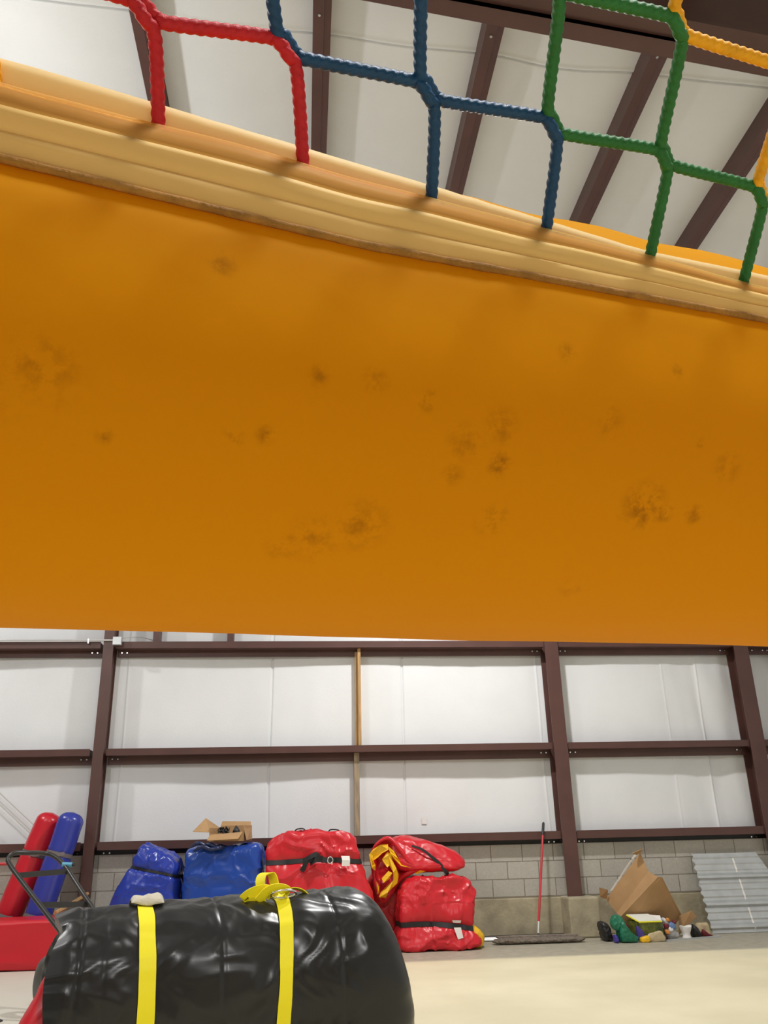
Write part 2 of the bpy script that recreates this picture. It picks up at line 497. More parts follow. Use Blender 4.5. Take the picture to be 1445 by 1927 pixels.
# wall columns (I-sections)
def column(x0, x1, z0, name='steel_column', d=0.25):
    y0 = 11.35
    mb = MB()
    mb.box((x0, y0, z0), (x1, y0 + .014, 7.3)).box((x0, y0 + d - .014, z0), (x1, y0 + d, 7.3))
    c = (x0 + x1) / 2
    mb.box((c - .02, y0 + .012, z0), (c + .045, y0 + d - .012, 7.3))
    return struct(mb, name, M['steel'])

COLS = [(-2.656, -2.525), (3.345, 3.535), (6.10, 6.31)]
for (a, b), z0 in zip(COLS, (0.45, 0.455, 0.45)): column(a, b, z0)
column(-8.6, -8.45, 0.45)
struct(MB().box((3.288, 11.15, 0), (3.68, 11.52, 0.455)), 'concrete_pillar', M['concrete'], 0.02)
struct(MB().box((-2.79, 11.15, 0), (-2.39, 11.52, 0.45)), 'concrete_pillar', M['concrete'], 0.02)

# girts: folded steel rails between the columns
def girt(x0, x1, z, face=0.075, lower=0.085, dz=0.0):
    prof = [(11.375, z + .012), (11.38, z - face), (11.53, z - face - .004), (11.535, z - face - lower), (11.60, z - face - lower), (11.60, z), (11.385, z)]
    g = struct(MB().prism(prof, 'X', x0, x1), 'girt_beam', M['steel'])
    for bx in (x0 + .06, x0 + .13, x1 - .06, x1 - .13):
        MB().tube([(bx, 11.505, z - face - .035), (bx, 11.535, z - face - .035)], 0.010, 8).build('bolt', M['chrome'], g)
    return g

GX = [(-8.45, -2.70), (-2.50, 3.335), (3.55, 6.10), (6.32, 6.74)]
for a, b in GX:
    girt(a, b, 3.712)
    girt(a, b, 2.326, 0.072, 0.10)
    girt(a, b, 1.217, 0.085, 0.0)
    girt(a, b, 5.0)
# black strip between the lowest girt and the block
struct(MB().box((WX0, 11.53, 1.075), (WX1, 11.6, 1.14)), 'trim_2', M['dark'])
# short studs above the upper girt
struct(MB().box((-2.03, 11.42, 3.70), (-1.94, 11.58, 5.0)), 'stud_beam', M['steel'])
struct(MB().box((-1.04, 11.42, 3.70), (-0.955, 11.58, 5.0)), 'stud_beam', M['steel'])

# ------------------------------------------------------------------ yellow inflatable beam with its flap, close overhead
TH = 0.2843
A = Vector((math.cos(TH), math.sin(TH), 0))
NN = Vector((-math.sin(TH), math.cos(TH), 0))
Z = Vector((0, 0, 1))
CAMP = Vector((0, 0, CAM_H))


def pv(s, u, v):
    """point at s along the beam, u across it, v above eye height; s = 0 at the left-hand net foot"""
    return CAMP + A * (s - 0.025) + NN * u + Z * v


def ang(s, e, dist):
    r = math.radians(e)
    return pv(s, dist * math.cos(r), dist * math.sin(r))


def tilt(s): return max(-3, min(5, 29.0 + 2.8 * (s + 0.12) - 29.0)) + 28.3
DC, RC = 0.757, 0.2074
SPOTS_PX = []
def beam_c(s):
    e = math.radians(tilt(s)); return (DC * math.cos(e), DC * math.sin(e))
def beam_pt(s, a, r=RC):
    u, v = beam_c(s)
    return pv(s, u + r * math.cos(a), v + r * math.sin(a))
def on_beam(s, e):
    """beam surface point seen at elevation e (degrees) at s"""
    u, v = beam_c(s); er = math.radians(e)
    dx, dy = math.cos(er), math.sin(er)
    b = u * dx + v * dy
    t = b - math.sqrt(max(0, b * b - (DC * DC - RC * RC)))
    return pv(s, t * dx, t * dy)

spots = []
for s, e, rad, st in ((0.10, 37.6, .014, .6), (0.36, 36.5, .012, .5), (0.25, 31.2, .012, .9), (0.17, 31.6, .012, .5), (0.0, 29.0, .035, .45), (-0.03, 27.3, .03, .45),
                      (0.31, 30.3, .02, .5), (0.285, 28.6, .022, .45), (0.315, 27.4, .014, .95), (0.45, 25.7, .028, 1.0), (0.47, 25.6, .014, 1.0), (0.12, 26.5, .010, .8), (0.14, 27.0, .010, .8),
                      (0.32, 23.2, .018, .7), (0.22, 21.6, .03, .55), (0.19, 20.4, .028, .5), (0.17, 19.6, .02, .45), (0.28, 26.2, .012, .5), (0.52, 30.0, .02, .4), (0.50, 25.6, .012, .8),
                      (0.46, 36.8, .009, .7), (0.40, 32.2, .02, .4), (0.42, 18.6, .018, .4), (0.04, 25.4, .008, .7), (0.21, 31.9, .014, .5), (0.49, 31.6, .007, .6)):
    p = on_beam(s, e)
    spots.append((p.x, p.y, p.z, rad, st))
M['beam'] = vinyl_translucent('yellow_inflatable_vinyl', (0.74, 0.37, 0.005), (0.78, 0.235, 0.003), 0.34, rough=0.6, spots=spots)
M['flap'] = vinyl_translucent('pale_yellow_flap_vinyl', (0.92, 0.68, 0.28), (0.95, 0.70, 0.26), 0.30, bump=0.2)
M['hem'] = vinyl_translucent('thin_yellow_hem_vinyl', (0.90, 0.60, 0.22), (0.95, 0.70, 0.26), 0.30, bump=0.2, clear=0.62)  # see-through so the added shade strip behind it shows
M['lining'] = vinyl_translucent('cream_flap_lining', (0.95, 0.82, 0.52), (0.97, 0.84, 0.52), 0.5, bump=0.2)

beam = empty('inflatable_tube', pv(0.2, DC * .87, -CAM_H), 'thick yellow inflated tube running across overhead with scuffed underside', 'inflatable tube')
S0, S1 = -1.7, 2.1
rows = []
NS = 150
for i in range(NS + 1):
    s = S0 + (S1 - S0) * i / NS
    row = []
    for k in range(96):
        a = 2 * math.pi * k / 96
        n1 = noise.noise(Vector((s * 2.2, math.cos(a) * 1.2, math.sin(a) * 1.2)))
        n2 = noise.noise(Vector((s * 9, math.cos(a) * 3.0, math.sin(a) * 3.0)))
        r = RC + 0.0035 * n1 + 0.0010 * n2
        # gathers along the upper side beyond the seam
        up = max(0, math.sin(a) - 0.3)
        r += 0.0035 * up * math.sin(s * 46 + 2 * n1)
        e = min(1, min(s - S0, S1 - s) / 0.16)
        r *= math.sqrt(max(0.0004, 1 - (1 - e) ** 2))
        row.append(beam_pt(s, a, r))
    rows.append(row)
MB().grid(rows, True).build('tube', M['beam'], beam)
# upright inflated legs at the ends, beyond the picture
for s, nm in ((S0 + .22, 'upright'), (S1 - .22, 'upright')):
    u, v = beam_c(s)
    top = CAM_H + v - 0.10
    rows = []
    for z, k in ((0.0, .86), (0.015, .95), (.05, 1.0), (.4, 1.01), (.9, 1.0), (top - .05, 1.0), (top, .93)):
        c = pv(s, u, z - CAM_H)
        rows.append([c + Vector((math.cos(t), math.sin(t), 0)) * 0.2 * k for t in [2 * math.pi * q / 40 for q in range(40)]])
    mb = MB().grid(rows, True)
    mb.f += [tuple(range(39, -1, -1)), tuple(range(240, 280))]; mb.sm += [False, False]
    mb.build(nm, M['beam'], beam)


def seam_e(s): return 40.75 + max(0, (s - 0.2)) * 4.4
HEM = (0.450, 0.4453)       # u, v of the net foot line


def flap_rows(side):
    rows = []
    n = 260
    for i in range(n + 1):
        s = S0 + 0.25 + (S1 - S0 - 0.5) * i / n
        er = math.radians(seam_e(min(max(s, -.4), .8)))
        sp_ = on_beam(s, math.degrees(er)) - CAMP
        su, sv = sp_.dot(NN) - 0.0012, sp_.z
        w1 = noise.noise(Vector((s * 6, 1.0, side))) * 0.0016 + noise.noise(Vector((s * 19, 1.0, side + 3))) * 0.0006
        row = []
        if side == 0:      # front layer: seam up to the hem, slightly swollen over the shade strip inside
            tu, tv = HEM[0] - 0.0055, HEM[1] - 0.0045 + w1 * 0.8
            for j in range(15):
                t = j / 14
                bul = -0.0035 * math.sin(math.pi * t) - 0.0022 * math.exp(-((t - 0.72) / 0.16) ** 2)
                for c in (0.36, 0.68): bul += 0.0026 * math.exp(-((t - c) / 0.035) ** 2)
                bul += 0.0012 * noise.noise(Vector((s * 14, t * 3, 5)))
                row.append(pv(s, su + (tu - su) * t + bul, sv + (tv - sv) * t + w1 * t * .4))
        else:              # back layer: stands a little taller, frayed edge
            e2 = 45.95 - 0.9 * max(0, min(1, s / 0.45)) if s < .45 else 45.05 + min(.6, (s - .45) * 4)
            er2 = math.radians(e2)
            d2 = 0.640
            tu, tv = d2 * math.cos(er2), d2 * math.sin(er2) + w1 + 0.0008 * noise.noise(Vector((s * 120, 0, 0)))
            bu, bv = su + 0.012, sv
            for j in range(13):
                t = j / 12
                row.append(pv(s, bu + (tu - bu) * t + 0.002 * math.sin(math.pi * t) + w1 * .5, bv + (tv - bv) * t))
        rows.append(row)
    return rows

fr_all = flap_rows(0)
flap = MB().grid([r[:10] for r in fr_all]).build('seam_flap', M['flap'], beam, label='pale yellow stitched flap folded along the seam')
sol = flap.modifiers.new('thickness', 'SOLIDIFY'); sol.thickness = 0.0006; sol.offset = 0
hem = MB().grid([r[9:] for r in fr_all]).build('hem_sleeve', M['hem'], beam, label='thin see-through hem over a brown shade strip')
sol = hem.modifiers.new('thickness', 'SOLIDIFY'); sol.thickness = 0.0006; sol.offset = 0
bflap = MB().grid(flap_rows(1)).build('flap_lining', M['lining'], beam, label='cream inner layer standing above the flap edge')
sol = bflap.modifiers.new('thickness', 'SOLIDIFY'); sol.thickness = 0.0012
# frayed threads on the lining edge
M['fray'] = vinyl_translucent('white_fray_thread', (0.85, 0.82, 0.72), (0.85, 0.8, 0.7), 0.5)
br = flap_rows(1)
mb = MB()
for i in range(0, 900):
    f = random.random() * (len(br) - 2)
    k = int(f); t = f - k
    s = S0 + .25 + (S1 - S0 - .5) * f / 260
    if not (-0.3 < s < 0.75): continue
    dens = 1.0 if s < -0.06 else (0.9 if .02 < s < .2 else .45)
    p = br[k][-1].lerp(br[k + 1][-1], t)
    l = random.uniform(.0015, .0055) * dens * (1.8 if s < -.07 else 1)
    d = Vector((random.uniform(-1, 1), random.uniform(-.6, .3), random.uniform(.0, .9))).normalized()
    mb.tube([p - Z * .001, p + d * l * .5 + A * random.uniform(-.001, .001), p + d * l + A * random.uniform(-.002, .002)], 0.00022, 4)
tag(mb.build('frayed_thread', M['fray'], bflap), kind='stuff')
# added brown strip behind the hem; its colour stands for rope shade
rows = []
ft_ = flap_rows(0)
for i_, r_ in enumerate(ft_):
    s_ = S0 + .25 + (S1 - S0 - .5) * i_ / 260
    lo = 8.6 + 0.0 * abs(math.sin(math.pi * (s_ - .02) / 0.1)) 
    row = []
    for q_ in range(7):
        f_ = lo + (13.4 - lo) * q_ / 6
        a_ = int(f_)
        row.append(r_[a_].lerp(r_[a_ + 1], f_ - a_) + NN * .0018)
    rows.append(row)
tp_ = MB().grid(rows).build('shade_strip', mat('shade_brown', (0.34, 0.125, 0.025), .8), beam)
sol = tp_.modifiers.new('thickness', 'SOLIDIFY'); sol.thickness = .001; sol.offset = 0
# piping on the seam, flap shade put into its brown, and two lines of stitches across the flap
M['piping'] = mat('shaded_seam_piping', (0.26, 0.12, 0.018), 0.8, color2=(0.42, 0.20, 0.03), vscale=60, bump=0.8, bscale=300, bdist=0.002)
pts, rr = [], []
for i in range(420):
    s = S0 + .3 + (S1 - S0 - .6) * i / 419
    er = math.radians(seam_e(min(max(s, -.4), .8)) - 0.12)
    pts.append(on_beam(s, math.degrees(er)) - NN * 0.0022)
    rr.append(0.0030 + 0.0007 * noise.noise(Vector((s * 60, 2, 2))))
MB().tube(pts, rr, 8).build('piping', M['piping'], beam, label='brown cord along the seam, flap shade in its colour')
M['thread'] = mat('brown_thread', (0.22, 0.10, 0.02), 0.8)
fr = flap_rows(0)
for row_t in (5, 9.2):
    mb = MB()
    s = -0.5
    while s < 0.95:
        f = (s - (S0 + .25)) / (S1 - S0 - .5) * 260
        k = int(f); t = f - k
        def at(ff):
            k = int(ff); t = ff - k; j = int(row_t); q = row_t - j
            a = fr[k][j].lerp(fr[k][j + 1], q); b = fr[k + 1][j].lerp(fr[k + 1][j + 1], q)
            return a.lerp(b, t)
        step = 0.0034 / (S1 - S0 - .5) * 260
        off = (-NN * 0.75 - Z * 0.6) * 0.0014
        mb.tube([at(f) + off * .4, at(f + step * .5) + off * 1.3, at(f + step) + off * .4], 0.0009, 5)
        s += 0.0042
    mb.build('stitching', M['thread'], flap)

# ------------------------------------------------------------------ rope net above the beam
def rope_mat(name, c, rough=0.55):
    return mat(name, c, rough, spec=0.3, bump=0.5, bscale=900, bdist=0.0006, var=0.12, vscale=60)
ROPE = {'red': rope_mat('red_rope', (0.50, 0.012, 0.022)), 'blue': rope_mat('petrol_blue_rope', (0.006, 0.055, 0.15), .45),
        'green': rope_mat('green_rope', (0.02, 0.15, 0.035)), 'yellow': rope_mat('yellow_rope', (0.80, 0.38, 0.010))}
W1 = A * -0.0203 + NN * -0.0488 + Z * 0.0486
W2 = A * -0.0450 + NN * -0.0780 + Z * 0.0354
K1 = {0: (-.1048, .3917, 1.6900), 1: (-.0158, .4142, 1.6934), 2: (.0833, .4427, 1.6938), 3: (.1819, .4692, 1.6960), 4: (.2803, .4959, 1.6980), 5: (.3759, .5273, 1.6947)}
NETN = A.cross(W2).normalized()
if NETN.dot(CAMP - Vector(K1[2])) < 0: NETN = -NETN
C0, C1, RTOP = -14, 17, 6


def node(c, r):
    h = Vector((-.1007, .4396, 1.6453)) + A * 0.1 * c
    if r == 0: return h
    k = Vector(K1[c]) if c in K1 else h + W1
    if r == 1: return k
    return k + W2 * (r - 1) + Vector((0, 0, -0.004 * (r - 1) ** 2 * 0.4))


net = empty('rope_net', node(2, 0), 'climbing net of red, blue, green and yellow ropes standing above the big yellow tube', 'rope net')


def twisted(path, r, step=0.0009):
    """three-strand laid rope along a path"""
    P = [path[0]]
    acc = 0
    for a, b in zip(path, path[1:]):
        L = (b - a).length
        n = max(1, int(L / step))
        for k in range(1, n + 1): P.append(a.lerp(b, k / n))
    nseg = 14 if step < .002 else 9
    t0 = (P[1] - P[0]).normalized(); nv = t0.orthogonal().normalized()
    vs, ph = [], 0.0
    for i, p in enumerate(P):
        t = (P[min(i + 1, len(P) - 1)] - P[max(i - 1, 0)]).normalized()
        nv = (nv - t * nv.dot(t)).normalized(); bv = t.cross(nv)
        if i: ph += (P[i] - P[i - 1]).length / 0.0066 * 2 * math.pi / 3
        for k in range(nseg):
            a = 2 * math.pi * k / nseg
            rr = r * (0.84 + 0.26 * abs(math.cos(1.5 * (a + ph))) ** 0.8)
            vs.append(p + (nv * math.cos(a) + bv * math.sin(a)) * rr)
    fs = []
    for i in range(len(P) - 1):
        for k in range(nseg):
            fs.append((i * nseg + k, i * nseg + (k + 1) % nseg, (i + 1) * nseg + (k + 1) % nseg, (i + 1) * nseg + k))
    fs += [tuple(range(nseg - 1, -1, -1)), tuple(range((len(P) - 1) * nseg, len(P) * nseg))]
    return vs, fs


def colour_of(c):
    return ('red', 'red', 'blue', 'blue', 'green', 'green', 'yellow', 'yellow')[c % 8]

RR = 0.0044
for c in range(C0, C1 + 6):
    # walk up from the hem: (c,0) <- (c,1) <- (c-1,1) <- (c-1,2) ...
    path = []
    h_ = node(c, 0)
    path += [h_ - Z * .009 + NN * .0035, h_ + Z * .001]
    col, r = c, 1
    up = True
    seq = []
    while r <= RTOP:
        # junction (col, r): this strand turns from its left neighbour down
        dn = (node(col, r - 1) - node(col, r)).normalized()
        lf = (node(col - 1, r) - node(col, r)).normalized()
        n_ = node(col, r)
        if col <= C1: seq += [n_ + dn * 0.014 + A * 0.0045, n_ + dn * 0.004 + NETN * RR * .75, n_ + lf * 0.006 - dn * .003 + NETN * RR * .55, n_ + lf * 0.015 - dn * 0.0035]
        col -= 1
        if col < C0 - 4: break
        # junction (col, r): from above, turns right
        upv = (node(col, r + 1) - node(col, r)).normalized()
        rt = (node(col + 1, r) - node(col, r)).normalized()
        n_ = node(col, r)
        if col <= C1: seq += [n_ + rt * 0.015 - upv * 0.0035, n_ + rt * 0.006 - upv * .003 - NETN * RR * .55, n_ + upv * 0.006 - NETN * RR * .75, n_ + upv * 0.014 - A * 0.0045]
        r += 1
    if c > C1: path = []
    path = cat(path + seq, 6)
    vs, fs = twisted(path, RR, .0009 if -2 < c < 10 else .0028)
    MB().add(vs, fs, True).build('strand', ROPE[colour_of(c)], net, label=colour_of(c) + ' rope strand')
    # piece of border rope along the foot, behind the flap edge
    if c < C1:
        a, b = node(c, 0), node(c + 1, 0)
        dz = -0.0045 if c < 3 else -0.0030
        bp = cat([a + Z * dz, a.lerp(b, .3) + Z * (dz - .0015), a.lerp(b, .7) + Z * (dz - .0012), b + Z * (dz)], 5)
        vs, fs = twisted([p for p in bp], 0.0030, .0009 if -2 < c < 8 else .0028)
        MB().add(vs, fs, True).build('border_rope', ROPE[colour_of(c)], net)

# ------------------------------------------------------------------ soft goods
def spow(x, e): return math.copysign(abs(x) ** e, x)


def arc_table(e, n, a0, a1):
    """n+1 angles from a0 to a1, evenly spaced along a superellipse"""
    K = 900
    A_ = [a0 + (a1 - a0) * k / K for k in range(K + 1)]
    P = [(spow(math.cos(a), e), spow(math.sin(a), e)) for a in A_]
    L = [0]
    for p, q in zip(P, P[1:]): L.append(L[-1] + math.hypot(q[0] - p[0], q[1] - p[1]))
    out, j = [], 0
    for i in range(n + 1):
        t = L[-1] * i / n
        while j < K and L[j + 1] < t: j += 1
        out.append(A_[j] + (A_[min(j + 1, K)] - A_[j]) * ((t - L[j]) / max(1e-9, L[min(j + 1, K)] - L[j])))
    return out


def ridge(p, s):
    return (1 - abs(noise.noise(p * s)) * 2.2)


class Bag:
    """a stuffed vinyl bundle; front outline by tables xl(r), xr(r), top by ztop(p), depth yf..yb"""
    def __init__(self, xl, xr, ztop, yf, yb, zb=0.0, e1=0.4, e2=0.45, amp=0.016, scale=3.0, seed=0.0, straps=(), aniso=(1, 1, 1)):
        self.__dict__.update(locals())

    def unit(self, th, r):
        k = max(0.0, 1 - abs(r) ** (2 / self.e1)) ** (self.e1 / 2)
        return k * spow(math.cos(th), self.e2), k * spow(math.sin(th), self.e2)

    def place(self, p, q, r):
        x0, x1 = lerp_tab(self.xl, r), lerp_tab(self.xr, r)
        x = x0 + (x1 - x0) * (p + 1) / 2
        zt = lerp_tab(self.ztop, p)
        z = self.zb + (zt - self.zb) * (r + 1) / 2
        yf = lerp_tab(self.yf, r) if isinstance(self.yf, list) else self.yf
        yb = lerp_tab(self.yb, r) if isinstance(self.yb, list) else self.yb
        y = yf + (yb - yf) * (q + 1) / 2
        return Vector((x, y, z))

    def pt(self, th, r, off=0.0):
        p, q = self.unit(th, r)
        P = self.place(p, q, r)
        n = Vector((p ** 3, q ** 3, r ** 3 * 0.8))
        n = n.normalized() if n.length > 1e-6 else Vector((0, 0, 1))
        sp = Vector((P.x * self.aniso[0], P.y * self.aniso[1], P.z * self.aniso[2])) + Vector((self.seed, self.seed * 1.7, -self.seed))
        wv = sp + Vector((noise.noise(sp * 1.7), noise.noise(sp * 1.7 + Vector((5, 1, 2))), noise.noise(sp * 1.7 + Vector((9, 9, 2))))) * 0.35
        fine = max(0, ridge(wv * 1.0 + Vector((1, 6, 3)), self.scale * 3.4)) ** 3
        d = self.amp * (0.45 * fine + 0.9 * ridge(wv, self.scale) + 0.7 * max(0, ridge(wv + Vector((3, 3, 3)), self.scale * 2.0)) ** 2 - 0.9)
        d += self.amp * 0.5 * noise.noise(sp * 1.2)
        for zf, depth, wd in self.straps:
            dz = P.z - zf(P.x)
            d -= depth * math.exp(-(dz / wd) ** 2)
            d += self.amp * 0.8 * math.exp(-(dz / (wd * 2.4)) ** 2) * noise.noise(Vector((P.x * 16, P.y * 16, self.seed + (1 if dz > 0 else -1) * 3)))
        v = P + n * (d + off)
        v.z = max(v.z, self.zb + 0.001)
        return v

    def build(self, name, mt, parent, nu=190, nv=110, label=None):
        tab = arc_table(self.e1, nv, -math.pi / 2, math.pi / 2)
        ths = arc_table(self.e2, nu, -math.pi, math.pi)[:-1]
        rows = []
        for i, ph in enumerate(tab):
            r = spow(math.sin(ph), self.e1)
            r = max(-0.99999, min(0.99999, r))
            rows.append([self.pt(t, r) for t in ths])
        mb = MB().grid(rows, True)
        n = len(ths)
        mb.f += [tuple(range(n - 1, -1, -1)), tuple(range((len(tab) - 1) * n, len(tab) * n))]; mb.sm += [True, True]
        return mb.build(name, mt, parent, label=label)

    def ring(self, zf, half, off=0.006, n=160):
        """strap band round the bundle at height zf(x)"""
        rows = [[], [], [], []]
        for t in arc_table(self.e2, n, -math.pi, math.pi)[:-1]:
            for j, (dz, o) in enumerate(((-half, off), (half, off), (half, off + .003), (-half, off + .003))):
                r = 0.0
                for _ in range(12):
                    p, q = self.unit(t, r)
                    P = self.place(p, q, r)
                    zt = lerp_tab(self.ztop, p)
                    r += (zf(P.x) + dz - P.z) / (zt - self.zb) * 2 * 0.8
                    r = max(-.985, min(.985, r))
                rows[j].append(self.pt(t, r, o))
        rows.append(rows[0])
        return MB().grid(rows, True)


# --- blue bundle leaning, strapped
zf = lambda x: 0.965 - 0.22 * (x + 1.95)
b = Bag(xl=[(-1, -2.30), (0.1, -2.13), (0.7, -1.98), (1, -1.93)], xr=[(-1, -1.39), (0.3, -1.375), (1, -1.37)], ztop=[(-1, 1.12), (-.62, 1.21), (-.2, 1.15), (.4, 1.10), (1, 1.04)], yf=10.5, yb=11.2, amp=.020, scale=2.6, seed=2.0,
        straps=[(zf, .03, .035)], e1=.38, e2=.5)
t = empty('inflatable_bundle', (-1.8, 10.8, 0), 'rolled blue vinyl bundle leaning sideways with a thin dark strap round it', 'bundle')
b.build('cover', M['blue'], t)
b.ring(zf, .014).build('strap', M['web'], t)
# --- blue bundle under the open carton
b = Bag(xl=[(-1, -1.29), (0, -1.335), (1, -1.34)], xr=[(-1, -.44), (0, -.44), (1, -.45)], ztop=[(-1, 1.13), (-.5, 1.165), (0, 1.15), (.5, 1.165), (1, 1.175)], yf=10.44, yb=11.2, amp=.020, scale=2.6, seed=7.0, e1=.2, e2=.26)
t = empty('inflatable_bundle', (-.9, 10.8, 0), 'blocky royal blue vinyl bundle with an open cardboard carton on top', 'bundle')
b.build('cover', M['blue2'], t)
mb = MB()
for (x, y, z, l, tw) in ((-1.12, 10.46, 1.165, .14, 0.3), (-1.0, 10.44, 1.15, .12, -.5), (-1.06, 10.42, 1.125, .16, .1)):
    mb.tube(cat([(x - l, y, z - .02), (x - l * .4, y - .03, z + .025), (x + l * .2, y - .02, z - .005), (x + l * .7, y - .03, z + .02 * tw), (x + l, y + .02, z - .01)], 6), [.012 + .012 * math.sin(k / 24 * math.pi) for k in range(25)], 8)
mb.build('gathered_neck', mat('navy_vinyl', (0.010, 0.018, 0.07), .3), t, label='dark navy gathered folds')

# --- big red bundle with black strap, bow and tag
zf = lambda x: 0.985 - 0.045 * abs(x - .2) + (0.0 if x < .3 else -.03 * (x - .3))
b = Bag(xl=[(-1, -.34), (.3, -.40), (.7, -.405), (1, -.36)], xr=[(-1, .88), (-.2, .82), (.4, .70), (1, .62)], ztop=[(-1, 1.24), (-.5, 1.275), (.0, 1.32), (.5, 1.285), (1, 1.265)], yf=[(-1, 10.22), (1, 10.42)], yb=10.74, amp=.030, scale=2.3, seed=11.0,
        straps=[(zf, .03, .05)], e1=.2, e2=.28)
t = empty('inflatable_bundle', (.2, 10.8, 0), 'largest red vinyl bundle, black strap tied in a bow across its front', 'bundle')
b.build('cover', M['red'], t)
b.ring(zf, .026).build('strap', M['web'], t)
front = lambda x, z, o=0.0: Vector((x, 10.36 - o, z))
mb = MB()
mb.ribbon([front(.19, .99, .03), front(.12, 1.0, .06), front(.05, .96, .06), front(.03, .90, .035), front(.005, .865, .03)], .055, (1, 0, -.6))
mb.ribbon(cat([front(.02, .975, .03), front(.10, 1.015, .075), front(.17, 1.04, .07), front(.21, 1.0, .05), front(.29, .965, .035)], 5), .05, (0, .2, 1))
mb.ribbon(cat([front(.10, .94, .04), front(.17, .985, .085), front(.24, 1.0, .05)], 5), .05, (0.4, 0, 1))
mb.build('bow', M['web'], t)
MB().tube([front(.325 + .03 * math.cos(k / 12 * 6.283), .975 + .035 * math.sin(k / 12 * 6.283), .045) for k in range(12)], .006, 6, closed=True).build('ring', M['chrome'], t)
mb = MB().slab([front(.455, .91, .05), front(.545, .908, .055), front(.55, .965, .06), front(.46, .97, .055)], .002)
mb.slab([front(.46, .97, .056), front(.55, .965, .061), front(.545, 1.012, .045), front(.45, 1.016, .04)], .002)
mb.build('care_tag', M['white'], t, label='white sewn-in tag')
for x in (-.02, .38):
    MB().ribbon(cat([(x - .07, 10.60, 1.275), (x - .04, 10.58, 1.312 - (x > .2) * .012), (x + .04, 10.58, 1.316 - (x > .2) * .02), (x + .08, 10.60, 1.27)], 4), .06, (0, 1, .1), .010).build('strap', M['web'], t)

# --- half-open red bundle with yellow lining
t = empty('inflatable_bundle', (1.2, 11.0, 0), 'half-unrolled red vinyl bundle showing crumpled yellow lining at its open end', 'bundle')
zf = lambda x: 1.10 - 0.42 * (x - 1.25)
b = Bag(xl=[(-1, .78), (.4, .80), (1, .98)], xr=[(-1, 1.22), (.0, 1.25), (1, 1.3)], ztop=[(-1, 1.02), (.2, 1.20), (1, 1.18)], yf=[(-1, 10.92), (0.2, 10.92), (1, 10.88)], yb=11.3, amp=.016, scale=2.2, seed=21.0, e1=.45, e2=.6)
b.build('cover', M['red'], t)
b = Bag(xl=[(-1, 1.12), (.2, 1.03), (1, 1.05)], xr=[(-1, 1.95), (0, 1.97), (1, 1.90)], ztop=[(-1, 1.21), (-.5, 1.215), (0, 1.17), (.45, 1.11), (.8, 1.06), (1, 1.02)], yf=[(-1, 10.60), (1, 10.75)], yb=11.3, zb=.80, amp=.012, scale=2.2, seed=24.0, e1=.42, e2=.4,
        straps=[(zf, .012, .03)])
b.build('fold', M['red'], t)
MB().ribbon(cat([(1.31, 10.70, 1.10), (1.42, 10.66, 1.06), (1.52, 10.64, .985), (1.62, 10.635, .90), (1.70, 10.64, .80), (1.72, 10.66, .775)], 6), [.022 + .026 * k / 30 for k in range(31)], (1, 0, .9), .005).build('strap', M['web'], t)
# rolled red lip round the opening
lip = cat([(.845, 10.80, 1.03), (.93, 10.76, 1.15), (1.05, 10.73, 1.185), (1.17, 10.68, 1.06), (1.27, 10.66, .92), (1.40, 10.66, .86), (1.28, 10.70, .81), (1.15, 10.78, .72), (1.06, 10.80, .58), (.96, 10.80, .50), (.88, 10.76, .66), (.85, 10.78, .85)], 6, closed=True)
rr = [.024 + .008 * noise.noise(p * 9) for p in lip]
MB().tube(lip, rr, 10, closed=True).build('lip', M['red'], t)
